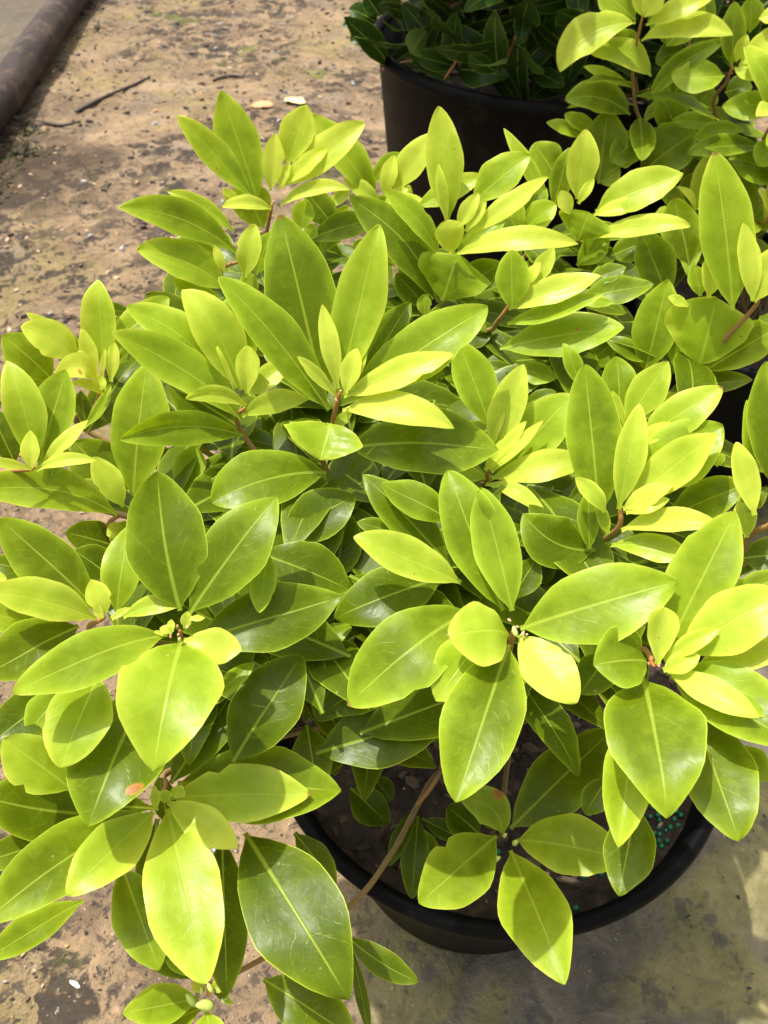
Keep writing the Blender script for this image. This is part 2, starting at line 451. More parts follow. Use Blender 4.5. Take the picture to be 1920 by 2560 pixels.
make_pot(BP, .312, .50, 'tall black pot holding the dark green shrub at the back', .013)
make_soil(FP + Vector((0, 0, .248)), .184)
make_soil(RP + Vector((0, 0, .240)), .182)
make_soil(BP + Vector((0, 0, .440)), .287)

# ------------------------------------------------------------------ shrub shoots: world coordinates in metres
# shoot: plant, stem points from the top down, leaves [base xyz, tip xyz, upper-side normal, side bow, width, widest place, fold, twist, arch, age, (blemish)]
SHOOTS=[
['main',[[-.0281,.419,.5767],[-.0352,.4237,.5433],[-.0411,.4261,.5013]],[
[-.0386,.4262,.561,-.0666,.5009,.6548,.138,-.755,.642,0,0,0,.0471,.52,8,0,.05,.33],
[-.0285,.428,.5736,-.0028,.4891,.6534,-.071,-.781,.621,0,-0,-0,.0328,.52,16,0,.05,.62],
[-.0362,.4192,.5615,-.1018,.4544,.6381,.354,-.697,.624,.0016,.0009,.0009,.0293,.52,18,0,.05,.5],
[-.024,.4251,.5695,.0662,.4591,.6149,-.183,-.577,.796,.0011,-.0012,-.0012,.0373,.52,12,0,.05,.52],
[-.0257,.4189,.5731,.0431,.4277,.5996,-.243,-.539,.807,0,-0,-0,.0205,.52,14,0,.05,.93],
[-.0269,.4157,.5643,.0436,.393,.5685,-.188,-.419,.888,.0009,.0039,.0037,.0215,.52,8,0,.05,1],
[-.0242,.4206,.528,.0757,.4071,.5386,-.153,-.437,.886,-0,-0,-0,.0486,.58,8,0,.05,.33],
[-.0352,.4107,.5574,-.0407,.3853,.5482,.065,-.355,.933,-0,0,0,.0512,.5,30,0,.04,.62],
[-.0295,.4202,.5783,-.0388,.4517,.6202,.111,-.782,.614,0,0,0,.0128,.52,14,0,.05,.88],
[-.0313,.4177,.5753,-.0544,.4277,.5978,.353,-.667,.656,0,0,0,.0087,.52,35,0,.05,.8],
[-.0245,.4162,.5777,-.017,.4331,.6002,-.083,-.784,.615,0,-0,-0,.0135,.52,14,0,.05,1],
[-.0228,.423,.5749,-.0106,.4406,.5985,-.134,-.76,.636,0,-0,-0,.0086,.52,10,0,.05,.88],
[-.0397,.4104,.5138,-.1127,.3767,.5178,.219,-.365,.905,-.0011,.0029,.0028,.0442,.62,10,0,.05,.36],
[-.0134,.4442,.5676,.0175,.4772,.6054,-.145,-.684,.715,0,-0,-0,.0223,.52,10,0,.05,.3],
[-.0339,.4199,.5464,-.0214,.4241,.5556,-.313,-.627,.714,0,-0,-0,.0081,.52,10,0,.05,.7],
[-.0387,.4291,.4969,-.0121,.407,.4785,.143,-.527,.838,-0,-0,-0,.037,.52,10,0,.05,.1]]],
['main',[[-.0932,.4306,.5543],[-.0972,.4364,.5227]],[
[-.0973,.4314,.5436,-.1741,.445,.6031,.442,-.561,.699,.0032,.0035,.0034,.0297,.52,14,0,.05,.555],
[-.0961,.4406,.5613,-.1311,.4749,.6173,.31,-.712,.63,.0037,.0015,.0015,.0316,.52,16,0,.05,.7224],
[-.0971,.4298,.5306,-.1703,.4008,.5522,.442,-.696,.566,-.0002,.0054,.0052,.0239,.52,30,0,.05,.462],
[-.0925,.4313,.555,-.127,.4165,.5731,.555,-.625,.549,.0007,.0037,.0036,.0117,.52,25,0,.05,.8805],
[-.091,.4344,.5635,-.0897,.4529,.5884,.09,-.802,.59,0,-0,-0,.016,.62,25,0,.05,.9735],
[-.0954,.4291,.5482,-.0502,.4333,.5595,-.085,-.772,.63,-.0009,.0026,.0025,.0158,.52,14,0,.05,.7596],
[-.0912,.4394,.5584,-.0642,.4559,.5742,-.09,-.61,.788,0,-0,-0,.017,.52,14,0,.05,.834],
[-.0991,.4579,.5547,-.1044,.4964,.5996,.143,-.743,.654,0,0,0,.0315,.52,10,0,.05,.4155],
[-.0987,.4369,.5655,-.1115,.4528,.5917,.294,-.747,.597,0,0,0,.0033,.52,10,0,.05,.927],
[-.1181,.4633,.5612,-.1709,.4757,.6036,.417,-.589,.692,.0026,.0026,.0025,.027,.52,12,0,.05,.648],
[-.1647,.4749,.5835,-.132,.4753,.5757,.204,-.502,.84,-0,-0,-0,.012,.52,10,0,.05,.9084],
[-.1028,.4522,.5193,-.1501,.4574,.5524,.445,-.533,.72,0,0,0,.0375,.52,10,0,.05,.18],
[-.1041,.4505,.5498,-.1176,.4554,.5605,.362,-.591,.721,0,0,0,.0101,.52,10,0,.05,.555],
[-.1491,.418,.4815,-.1355,.4459,.5064,.037,-.676,.736,0,-0,-0,.022,.65,10,0,.05,.555]]],
['main',[[-.1899,.4913,.5543],[-.1993,.4967,.5138]],[
[-.2003,.494,.555,-.1571,.5282,.5781,.058,-.608,.791,0,-0,-0,.0256,.52,10,0,.05,.6015],
[-.141,.5299,.5509,-.1771,.5403,.5749,.328,-.578,.747,0,0,0,.023,.52,10,0,.05,.2],
[-.217,.5331,.5669,-.1911,.538,.559,.339,-.489,.804,-0,-0,-0,.0109,.52,10,0,.05,.2],
[-.1968,.4984,.541,-.1814,.5113,.5512,.026,-.637,.771,0,-0,-0,.0116,.52,10,0,.05,.462]]],
['main',[[-.2003,.4665,.5442],[-.2099,.4732,.5236],[-.2247,.4798,.4899]],[
[-.1999,.4795,.5507,-.2014,.5175,.5993,.224,-.764,.605,0,0,0,.0244,.52,14,0,.05,.6666],
[-.2147,.4767,.5593,-.2462,.4757,.5881,.585,-.518,.624,.0018,.0022,.0021,.0262,.52,10,0,.05,.8526],
[-.2166,.4832,.5587,-.2461,.4899,.5897,.52,-.586,.622,0,0,0,.0123,.52,14,0,.05,.7224],
[-.2367,.474,.5446,-.2624,.4794,.579,.594,-.599,.537,0,0,0,.0309,.52,10,0,.05,.462,[.45,.75,.06]],
[-.2164,.488,.5579,-.2298,.4947,.5743,.455,-.629,.63,0,0,0,.0102,.52,10,0,.05,.462],
[-.2035,.4722,.55,-.2107,.4886,.5779,.334,-.772,.54,0,0,0,.0119,.52,20,0,.05,.8805],
[-.2034,.4724,.5538,-.2127,.4762,.5685,.539,-.67,.512,0,0,0,.0084,.52,10,0,.05,.9456],
[-.2003,.4651,.5493,-.2206,.4477,.5682,.749,-.179,.638,.0013,.0057,.0055,.0193,.52,10,0,.18,.9735,[.6,.3,.12]],
[-.1997,.4706,.5492,-.1962,.4835,.5652,.145,-.785,.602,0,-0,-0,.004,.52,10,0,.05,.927],
[-.1941,.4713,.5453,-.1909,.4886,.5676,.161,-.792,.589,0,-0,-0,.0096,.52,25,0,.05,.9735],
[-.2013,.4601,.545,-.1963,.4658,.5541,-.024,-.842,.539,0,-0,-0,.0093,.52,10,0,.05,1],
[-.1984,.4609,.541,-.2133,.4528,.5583,.787,-.323,.525,.0009,.0015,.0015,.0078,.52,10,0,.05,.927],
[-.2132,.4477,.5228,-.1952,.472,.5434,.066,-.671,.738,.0025,-.0011,-.001,.0086,.52,30,0,.05,.648],
[-.2224,.4675,.5004,-.1866,.518,.5334,.106,-.596,.796,0,-0,-0,.0321,.52,10,0,.05,.16],
[-.2192,.464,.5093,-.2221,.4801,.531,.277,-.753,.596,0,0,0,.012,.52,10,0,.05,.1],
[-.2372,.4783,.5434,-.2543,.4628,.5443,.364,-.354,.861,-0,0,0,.017,.52,10,0,.05,.6015]]],
['main',[[-.2115,.3637,.5615],[-.2297,.3735,.5358]],[
[-.2134,.3686,.5616,-.2261,.4058,.6103,.345,-.7,.625,.0025,.0005,.0005,.0235,.52,12,0,.05,.66],
[-.2116,.3701,.5573,-.197,.4163,.5952,.174,-.657,.734,0,-0,-0,.0282,.58,14,0,.05,.45],
[-.2079,.3655,.5612,-.1812,.3891,.5781,.041,-.612,.79,0,-0,-0,.01,.52,14,0,.05,.95],
[-.2123,.3611,.564,-.2117,.3763,.5807,.249,-.721,.647,0,0,0,.011,.45,12,0,.05,1],
[-.2096,.3621,.5618,-.1741,.366,.5652,-.035,-.459,.888,-.0004,.0018,.0017,.0091,.52,25,0,.05,.85],
[-.2123,.3617,.5631,-.2328,.3493,.5811,.716,-.225,.66,0,0,0,.0067,.52,10,0,.05,.85],
[-.2335,.3823,.5476,-.2468,.4022,.5764,.41,-.652,.637,0,0,0,.0212,.52,10,0,.05,.2],
[-.207,.3681,.5477,-.2022,.3901,.5691,.184,-.707,.682,0,-0,-0,.0167,.52,10,0,.05,.5]]],
['main',[[-.1783,.3907,.4954],[-.1878,.3958,.4613]],[
[-.1734,.3684,.5155,-.2476,.3501,.5559,.513,-.344,.786,.0013,.0056,.0054,.0282,.52,24,0,.05,.5178],
[-.173,.3984,.5007,-.1645,.4681,.5629,.155,-.669,.727,0,-0,-0,.0388,.52,8,0,.05,.5085],
[-.1869,.4161,.4801,-.2197,.4396,.5171,.398,-.573,.716,0,0,0,.0419,.52,10,0,.05,.2946],
[-.177,.3892,.5022,-.1951,.4081,.5306,.389,-.634,.669,0,0,0,.0187,.52,10,0,.05,.7782],
[-.1789,.3857,.4837,-.1897,.378,.4857,.358,-.273,.893,-0,0,0,.013,.52,10,0,.05,.8805],
[-.1798,.3915,.4853,-.1876,.376,.4801,.178,-.395,.901,-0,0,0,.0103,.52,10,0,.05,.7875],
[-.1897,.3974,.4495,-.2265,.3944,.471,.492,-.373,.787,0,0,0,.0268,.52,10,0,.05,.15]]],
['main',[[-.1601,.2831,.5202],[-.1684,.2913,.4905]],[
[-.166,.2898,.5172,-.2152,.3159,.5679,.476,-.504,.721,0,0,0,.031,.52,6,0,.05,.36],
[-.1661,.2835,.5178,-.2142,.2768,.5519,.578,-.312,.754,.0005,.0013,.0013,.0239,.52,8,0,.05,.72],
[-.1584,.2833,.5236,-.1669,.2964,.5376,.34,-.575,.744,0,0,0,.0139,.5,12,0,.05,.96],
[-.1603,.2797,.523,-.1644,.2857,.5295,.344,-.564,.751,0,0,0,.0053,.52,10,0,.05,.95],
[-.1557,.2812,.521,-.1464,.288,.5227,.108,-.389,.915,0,-0,-0,.0046,.52,10,0,.05,.9],
[-.1579,.2936,.5114,-.153,.3353,.5408,.161,-.58,.798,0,-0,-0,.0243,.52,6,0,.05,.6],
[-.1468,.278,.5268,-.1126,.2831,.5311,-.06,-.381,.923,-.0005,.0019,.0019,.0119,.52,12,0,.05,.76],
[-.1787,.285,.5087,-.2173,.2446,.5191,.396,-.145,.907,-0,0,0,.0327,.52,8,0,.05,.3],
[-.2012,.2848,.5089,-.2307,.2811,.5287,.557,-.303,.773,0,0,0,.02,.52,10,0,.05,.5],
[-.2221,.2885,.5429,-.2129,.2943,.542,.289,-.319,.903,0,-0,-0,.0121,.52,10,0,.05,.9],
[-.1983,.3125,.5206,-.229,.3101,.5362,.447,-.343,.826,0,0,0,.0205,.52,10,0,.05,.25],
[-.1733,.3318,.4971,-.1944,.3396,.5135,.433,-.461,.774,0,0,0,.0249,.52,10,0,.05,.1]]],
['main',[[-.1126,.2666,.5297],[-.1182,.2773,.5011],[-.124,.2977,.4545]],[
[-.1144,.2795,.5308,-.1293,.3412,.5801,.2,-.582,.788,-.0022,-.0003,-.0003,.0447,.47,6,0,.05,.3],
[-.1096,.2788,.5288,-.0627,.3374,.5626,.011,-.506,.862,0,-0,-0,.0387,.52,8,0,.05,.36],
[-.12,.2656,.5275,-.1837,.2163,.5463,.393,-.162,.905,-.0009,.0018,.0017,.0295,.52,7,0,.05,.55],
[-.1123,.2636,.5237,-.1141,.189,.5199,.153,-.053,.987,-0,0,0,.0537,.42,5,0,.09,.6],
[-.1106,.2633,.5255,-.0782,.2586,.5227,.036,-.313,.949,-0,-0,-0,.02,.58,6,0,.05,.88],
[-.1104,.2743,.5068,-.025,.3002,.5169,.001,-.367,.93,0,-0,-0,.0394,.52,6,0,.05,.28],
[-.1089,.2669,.5313,-.108,.2734,.5384,.098,-.741,.664,0,-0,-0,.0063,.52,10,0,.05,.9],
[-.1066,.2704,.5358,-.0984,.2707,.5359,-.003,-.347,.938,0,-0,-0,.0038,.52,10,0,.05,1],
[-.1157,.2646,.5317,-.1224,.2649,.5345,.345,-.347,.872,0,0,0,.0054,.52,10,0,.05,.9],
[-.1163,.2645,.5318,-.1168,.2697,.5358,.176,-.585,.792,0,0,0,.0044,.52,10,0,.05,.92],
[-.1207,.2639,.5303,-.1262,.2641,.5326,.351,-.341,.872,0,0,0,.0023,.52,10,0,.05,.95],
[-.1567,.248,.5138,-.1657,.1974,.5072,.215,-.163,.963,-0,0,0,.0344,.52,5,0,.05,.62],
[-.1701,.2016,.4729,-.2031,.2166,.5019,.505,-.383,.774,0,0,0,.0285,.52,5,0,.05,.62],
[-.1801,.249,.498,-.1942,.2242,.4943,.22,-.263,.939,-0,0,0,.0194,.52,10,0,.05,.5],
[-.1829,.253,.4917,-.2106,.2156,.4982,.358,-.102,.928,-0,0,0,.0286,.52,10,0,.05,.15],
[-.1382,.2552,.488,-.1509,.1753,.4882,.211,-.03,.977,-0,0,0,.0511,.52,6,0,.05,.28,[.74,.17,.11]],
[-.0974,.251,.4882,-.0755,.2686,.4948,.02,-.371,.928,0,-0,-0,.0113,.52,10,0,.05,.5],
[-.0677,.3163,.5386,-.0715,.2842,.5229,.076,-.447,.892,-0,0,0,.0154,.52,10,0,.05,.6],
[-.0872,.2247,.4596,-.0491,.2798,.4861,-.013,-.425,.905,0,-0,-0,.0412,.52,5,0,.05,.2],
[-.1027,.2801,.4741,-.0793,.2933,.478,.043,-.352,.935,0,-0,-0,.02,.52,10,0,.05,.1]]],
['main',[[-.1254,.2054,.4504],[-.1281,.219,.4404],[-.1265,.2462,.4132]],[
[-.1227,.2098,.4459,-.0427,.2123,.4444,.026,-.237,.971,0,-0,-0,.0334,.52,6,0,.05,.7],
[-.1224,.2216,.4389,-.0257,.2191,.4341,.042,-.239,.97,-0,-0,-0,.046,.52,8,0,.05,.36],
[-.1224,.2044,.4513,-.0805,.1805,.4465,.019,-.164,.986,-0,-0,-0,.0197,.55,10,0,.05,.88],
[-.1235,.2027,.4464,-.0874,.1134,.4479,.036,.032,.999,-0,-0,-0,.0403,.52,6,0,.05,.66],
[-.1308,.2005,.4474,-.1631,.151,.4603,.329,.032,.944,-0,0,0,.0294,.52,7,0,.05,.7],
[-.1349,.2018,.4413,-.2013,.1354,.4633,.348,-.037,.937,-.0016,.0017,.0017,.0348,.52,9,0,.05,.4],
[-.1424,.2193,.4104,-.2157,.2062,.4437,.433,-.186,.882,0,0,0,.026,.52,10,0,.05,.1],
[-.082,.1996,.4203,-.0181,.1126,.42,-.045,-.037,.998,-0,-0,-0,.0523,.52,4,0,.05,.15],
[-.1272,.2033,.4251,-.1345,.2261,.4376,.203,-.421,.884,0,0,0,.0148,.52,10,0,.05,.25],
[-.1281,.199,.4527,-.1292,.2096,.4616,.199,-.615,.763,0,0,0,.0054,.52,10,0,.05,.9],
[-.123,.2039,.4524,-.1246,.2088,.458,.295,-.677,.674,0,0,0,.0073,.52,10,0,.05,.85],
[-.1223,.2079,.4529,-.1132,.2071,.4524,.032,-.224,.974,.0003,.0017,.0016,.0069,.52,10,0,.05,.85],
[-.1251,.2194,.4432,-.0877,.2785,.4625,.069,-.349,.935,0,-0,-0,.0305,.52,7,0,.05,.25],
[-.1527,.1828,.4132,-.1234,.1316,.4007,.141,-.158,.977,-0,-0,-0,.0289,.52,10,0,.05,.46],
[-.1556,.1715,.3857,-.112,.1351,.3713,.168,-.182,.969,-0,-0,-0,.0239,.52,10,0,.05,.2],
[-.1295,.1501,.3805,-.1107,.1355,.3753,.146,-.163,.976,-0,-0,-0,.0113,.52,10,0,.05,.68],
[-.0986,.2041,.4033,-.0853,.1198,.3967,.08,-.065,.995,-0,-0,-0,.0278,.52,10,0,.05,.18],
[-.1364,.2097,.4169,-.1386,.1645,.4066,.142,-.227,.964,-0,0,0,.0152,.52,10,0,.05,.18],
[-.1712,.1648,.4107,-.212,.1291,.4249,.351,-.029,.936,-0,0,0,.0184,.52,10,0,.05,.45],
[-.1859,.1951,.4251,-.2241,.1734,.4405,.415,-.089,.905,-0,0,0,.0207,.52,10,0,.05,.3],
[-.1713,.2045,.4351,-.2229,.1992,.4688,.55,-.201,.811,-.0003,-.0014,-.0014,.038,.52,10,0,.05,.25],
[-.0696,.1347,.3713,-.0154,.1055,.368,.005,-.102,.995,-0,-0,-0,.0295,.52,10,0,.05,.3],
[-.0224,.1601,.3638,.0203,.137,.3574,.053,-.176,.983,-.0014,-.0016,-.0015,.0157,.52,10,0,.05,.18],
[-.0198,.1557,.352,-.0078,.1111,.3473,.006,-.104,.995,-0,-0,-0,.0079,.52,10,0,.05,.15],
[-.0566,.2142,.3857,-.0297,.1867,.3729,.141,-.302,.943,-0,-0,-0,.0177,.52,10,0,.05,.2]]],
['main',[[-.1039,.1299,.3548],[-.1007,.139,.3512],[-.0811,.1511,.3407],[-.0243,.1957,.3069],[.0057,.2354,.2995],[.027,.2736,.3],[.0433,.2968,.3009]],[
[-.1092,.1293,.3526,-.1484,.1181,.3681,.381,-.055,.923,-0,0,0,.0222,.52,7,0,.05,.555],
[-.1091,.1259,.3444,-.1429,.1071,.3597,.398,.03,.917,-0,0,0,.0204,.52,10,0,.05,.4155],
[-.1037,.1226,.352,-.0969,.1004,.3562,.012,.186,.983,-0,-0,-0,.0184,.52,10,0,.05,.6015],
[-.1056,.1329,.3559,-.1135,.1367,.3586,.242,-.197,.95,0,0,0,.0074,.52,10,0,.05,.834],
[-.102,.1335,.3532,-.0965,.1376,.3534,.074,-.148,.986,0,-0,-0,.0075,.52,10,0,.05,.7875],
[-.1015,.1347,.3451,-.0899,.1281,.3456,-.067,-.036,.997,-0,-0,-0,.0043,.52,10,0,.05,.369]]],
['main',[[.0725,.2716,.5234],[.0753,.2806,.4931],[.0781,.2936,.4536]],[
[.0683,.2862,.522,.0376,.3537,.5687,.009,-.566,.824,-.0017,-.0005,-.0005,.0341,.52,6,0,.05,.42],
[.0725,.2821,.5273,.0565,.3402,.5677,-.032,-.577,.816,0,0,0,.027,.52,8,0,.05,.52],
[.0771,.2743,.5212,.1583,.2789,.5575,-.362,-.366,.857,0,-0,-0,.0435,.53,6,0,.05,.52],
[.0759,.2701,.5204,.1018,.2277,.5185,-.202,-.167,.965,-0,-0,-0,.0284,.55,6,0,.05,.93],
[.0713,.2703,.511,.0358,.1794,.5064,.021,-.059,.998,-0,0,0,.0421,.52,8,0,.08,.4],
[.0704,.2713,.5202,.0341,.2593,.5356,.44,-.216,.872,-0,0,0,.0366,.55,-6,0,.14,.74],
[.0632,.2821,.5156,.0285,.2383,.5039,-.005,-.254,.967,-0,0,0,.0306,.58,6,0,.05,.66],
[.0504,.2954,.5098,-.0208,.2421,.494,.012,-.299,.954,-0,0,0,.0453,.52,6,0,.09,.45],
[.0456,.3061,.5227,-.0182,.3253,.5414,.132,-.431,.892,0,0,0,.0255,.52,10,0,.05,.72],
[.0377,.3272,.5028,-.0303,.3027,.4924,-.012,-.361,.932,-0,0,0,.0371,.52,5,0,.05,.24],
[.0397,.3252,.517,-.0132,.3663,.5541,.151,-.548,.823,0,0,0,.0268,.52,8,0,.05,.3],
[.041,.3393,.5406,-.0023,.355,.5571,.152,-.489,.859,0,0,0,.0226,.52,8,0,.05,.42],
[.0139,.353,.5117,-.0172,.3599,.5181,.094,-.423,.901,0,0,0,.0133,.52,10,0,.05,.28],
[-.0766,.3347,.5162,-.0215,.3193,.5003,.148,-.401,.904,-0,-0,-0,.0347,.52,10,0,.05,.24],
[-.0501,.2926,.4706,-.0204,.3067,.4781,-.053,-.377,.925,0,-0,-0,.015,.52,10,0,.05,.48],
[-.0251,.2828,.4596,-.0407,.2564,.4488,-.009,-.374,.928,-0,0,0,.0235,.52,10,0,.05,.24],
[-.0416,.2427,.4352,.0392,.2596,.4493,-.103,-.296,.949,0,-0,-0,.0423,.52,5,0,.05,.14],
[-.0486,.2623,.4351,-.0406,.2246,.42,.069,-.358,.931,-0,-0,-0,.0257,.52,10,0,.05,.22],
[.0391,.2964,.4992,.0186,.286,.4933,-.086,-.364,.927,-0,0,0,.0143,.52,10,0,.05,.3],
[-.0655,.3606,.5034,-.0193,.3821,.5189,-.077,-.47,.88,0,-0,-0,.0348,.52,10,0,.05,.08],
[-.0539,.3448,.4814,-.0341,.386,.5092,-.024,-.551,.834,0,-0,-0,.0308,.52,10,0,.05,.12],
[-.0339,.3442,.4724,-.024,.3852,.5011,-.011,-.571,.821,0,-0,-0,.0268,.52,10,0,.05,.07],
[-.0194,.3186,.4521,-.0535,.2925,.4373,-.078,-.413,.907,-0,0,0,.0314,.52,10,0,.05,.06],
[.0415,.293,.4364,.0269,.2598,.416,-.119,-.482,.868,-0,0,0,.0266,.52,10,0,.05,.06],
[.0814,.3223,.4872,.0975,.3422,.5031,-.206,-.503,.839,0,-0,-0,.0198,.52,10,0,.05,.08]]],
['main',[[.1452,.2456,.5265],[.1459,.2648,.5144],[.1447,.2856,.4776]],[
[.155,.258,.5273,.1923,.3118,.5778,-.327,-.515,.792,0,-0,-0,.0348,.52,8,0,.05,.55],
[.1599,.2513,.5313,.2083,.2658,.5654,-.447,-.395,.802,0,-0,-0,.0328,.52,7,0,.05,.76],
[.1677,.2464,.525,.2092,.2441,.5487,-.486,-.299,.821,0,-0,-0,.0173,.52,10,0,.05,.75],
[.1452,.2437,.5316,.1484,.2655,.5526,-.247,-.655,.715,0,-0,-0,.0181,.84,20,40,.05,.86,[.46,.45,.03]],
[.1492,.2464,.5312,.1743,.2527,.5516,-.513,-.409,.755,0,-0,-0,.0103,.52,25,0,.05,.8],
[.1479,.2411,.5297,.1642,.2422,.5417,-.541,-.349,.765,0,-0,-0,.0116,.52,10,0,.05,.85],
[.1517,.2427,.5259,.1858,.2084,.5373,-.407,-.104,.907,-0,-0,-0,.0163,.52,8,0,.05,.97],
[.1569,.2465,.5154,.2056,.1938,.5313,-.4,-.095,.912,-0,-0,-0,.0315,.52,12,0,.05,.44],
[.161,.2465,.5222,.2032,.2127,.5351,-.4,-.153,.904,-0,-0,-0,.0249,.52,10,0,.05,.55],
[.1418,.2498,.5254,.1108,.2428,.5322,.259,-.241,.935,-0,0,0,.0331,.58,10,0,.1,.44],
[.1415,.2459,.514,.1353,.1662,.5156,-.158,.031,.987,-0,-0,-0,.0504,.45,6,0,.08,.4],
[.1687,.2388,.5018,.1733,.1623,.4992,-.221,-.046,.974,-0,-0,-0,.0386,.52,5,0,.05,.33],
[.1895,.2191,.49,.2013,.1968,.4922,-.319,-.076,.945,-0,-0,-0,.0192,.52,10,0,.05,.5,[.5,1,.12]],
[.1332,.2756,.4971,.1143,.2556,.4825,-.242,-.413,.878,-0,0,0,.0225,.52,10,0,.05,.2],
[.1398,.2376,.4925,.1194,.1671,.4812,-.121,-.122,.985,-0,0,0,.0268,.52,28,0,.05,.58],
[.1708,.259,.4902,.195,.2222,.4861,-.221,-.251,.942,-0,-0,-0,.0236,.52,10,0,.05,.12],
[.1472,.2097,.436,.1299,.162,.4257,-.135,-.162,.978,-0,0,0,.0282,.52,10,0,.05,.25],
[.1358,.2296,.4305,.1209,.2119,.4183,-.265,-.388,.883,-0,0,0,.017,.52,10,0,.05,.08],
[.1873,.276,.5465,.2152,.2783,.5647,-.485,-.371,.792,0,-0,-0,.0157,.52,10,0,.05,.5],
[.1376,.2982,.4968,.1502,.2736,.4841,-.08,-.491,.867,-0,-0,-0,.0198,.52,10,0,.05,.1]]],
['main',[[.0826,.2297,.341],[.0851,.2525,.3181],[.0988,.3182,.3072]],[
[.0778,.232,.3379,.0228,.1861,.3419,.12,-.059,.991,-0,0,0,.0421,.52,4,0,.05,.5085],
[.0822,.2331,.3379,.0531,.2516,.3517,.179,-.391,.903,.0055,.0048,.0046,.0259,.52,10,0,.05,.555,[.52,.86,.2]],
[.0879,.2374,.3373,.163,.2933,.3758,-.226,-.328,.917,0,-0,-0,.044,.52,6,0,.05,.3225],
[.0908,.2278,.3404,.1543,.2044,.3687,-.436,-.1,.894,.0003,.0012,.0012,.0387,.52,5,0,.05,.6015],
[.0866,.2229,.3355,.1063,.1357,.3605,-.194,.229,.954,-0,-0,-0,.0438,.52,7,0,.05,.555],
[.0692,.2437,.3123,.0464,.2619,.3179,.016,-.276,.961,0,0,0,.0277,.52,10,0,.05,.08],
[.0865,.2477,.3108,.0694,.2621,.3148,-.007,-.274,.962,0,0,0,.0146,.52,10,0,.05,.08]]],
['main',[[.144,.3484,.5418],[.1453,.3457,.5283],[.1402,.3582,.4931]],[
[.1357,.358,.5249,.1267,.4266,.5924,-.126,-.704,.699,0,0,0,.0351,.52,8,0,.05,.4],
[.1425,.3472,.543,.1534,.3884,.5913,-.25,-.708,.661,0,-0,-0,.0186,.52,12,0,.05,.74],
[.1497,.3517,.5445,.1946,.3651,.5876,-.497,-.534,.684,0,-0,-0,.026,.52,7,0,.05,.82],
[.156,.3634,.5442,.2024,.3771,.584,-.463,-.52,.718,0,-0,-0,.0403,.52,7,0,.05,.55],
[.1591,.3869,.5617,.2033,.3962,.598,-.472,-.526,.708,0,-0,-0,.0257,.52,8,0,.05,.7],
[.1524,.3998,.5672,.1758,.4191,.6002,-.386,-.649,.656,0,-0,-0,.0233,.52,8,0,.05,.64],
[.1507,.4093,.5682,.1481,.4336,.5939,-.153,-.726,.671,0,0,0,.0226,.52,10,0,.05,.4],
[.1527,.4007,.5652,.1446,.4158,.5804,-.053,-.721,.69,0,0,0,.0057,.52,10,0,.05,.7],
[.156,.3818,.5624,.1763,.3867,.5783,-.446,-.522,.728,0,-0,-0,.0108,.52,10,0,.05,.92],
[.1446,.3454,.5449,.1706,.3467,.5634,-.501,-.448,.741,0,-0,-0,.0133,.52,14,0,.05,1],
[.146,.3427,.5444,.1678,.3407,.5586,-.526,-.4,.751,0,-0,-0,.011,.52,10,0,.05,.96],
[.1604,.3474,.5508,.1682,.356,.5634,-.382,-.635,.672,0,-0,-0,.0077,.52,10,0,.05,.85],
[.1342,.346,.5415,.1161,.3607,.5561,.094,-.642,.761,.0011,.0007,.0007,.0117,.52,28,0,.05,.78],
[.1454,.34,.5316,.1945,.3206,.5539,-.489,-.292,.822,-.0001,.0031,.003,.0159,.52,12,0,.05,.95],
[.141,.339,.5192,.1821,.3159,.5336,-.442,-.247,.862,.0004,.0017,.0017,.018,.6,8,0,.05,.76],
[.1343,.3442,.509,.0887,.3622,.5235,-.033,-.678,.735,-.0034,-.0048,-.0047,.034,.52,18,0,.05,.28],
[.1286,.3401,.5144,.1278,.3669,.5395,-.145,-.679,.72,0,0,0,.0136,.52,22,0,.05,.42],
[.1379,.3404,.5277,.132,.3556,.54,-.072,-.643,.762,0,0,0,.0079,.52,10,0,.05,.6],
[.1358,.3547,.4885,.1969,.3312,.504,-.343,-.308,.887,-0,-0,-0,.0284,.52,10,0,.05,.18],
[.0979,.3529,.4632,.1144,.367,.4791,-.296,-.542,.787,0,-0,-0,.0214,.52,10,0,.05,.14],
[.1814,.3614,.5213,.2241,.364,.5476,-.456,-.423,.783,0,-0,-0,.0257,.52,10,0,.05,.4],
[.2061,.3743,.5537,.2104,.3779,.5605,-.457,-.628,.63,0,-0,-0,.0056,.52,10,0,.05,.6]]],
['main',[[.0713,.4129,.5136],[.0722,.4179,.497],[.0708,.4361,.465]],[
[.0747,.4371,.5292,.0513,.4813,.5742,.034,-.703,.71,0,0,0,.0294,.52,8,0,.05,.555],
[.0748,.4213,.5189,.0951,.4612,.5676,-.205,-.713,.67,0,-0,-0,.0242,.52,12,0,.05,.834],
[.0721,.4117,.5154,.0967,.4306,.5425,-.3,-.632,.714,0,-0,-0,.01,.52,14,0,.05,.927],
[.0734,.4091,.5158,.1074,.4279,.5454,-.32,-.59,.741,0,-0,-0,.0093,.52,16,0,.05,.9735],
[.0792,.4184,.5033,.13,.4482,.5522,-.337,-.607,.72,0,-0,-0,.0374,.52,7,0,.05,.6015],
[.0748,.4111,.508,.1388,.405,.5323,-.357,-.423,.833,0,-0,-0,.0224,.52,8,0,.05,.8898],
[.0753,.426,.5289,.0825,.4381,.5449,-.228,-.726,.649,0,-0,-0,.0036,.52,10,0,.05,.927],
[.0694,.4109,.5155,.0903,.4245,.5351,-.3,-.603,.739,0,-0,-0,.0124,.52,10,0,.05,.927],
[.0706,.4078,.5052,.1078,.377,.508,-.291,-.268,.918,.0014,.0021,.002,.0117,.52,10,0,.05,.8805],
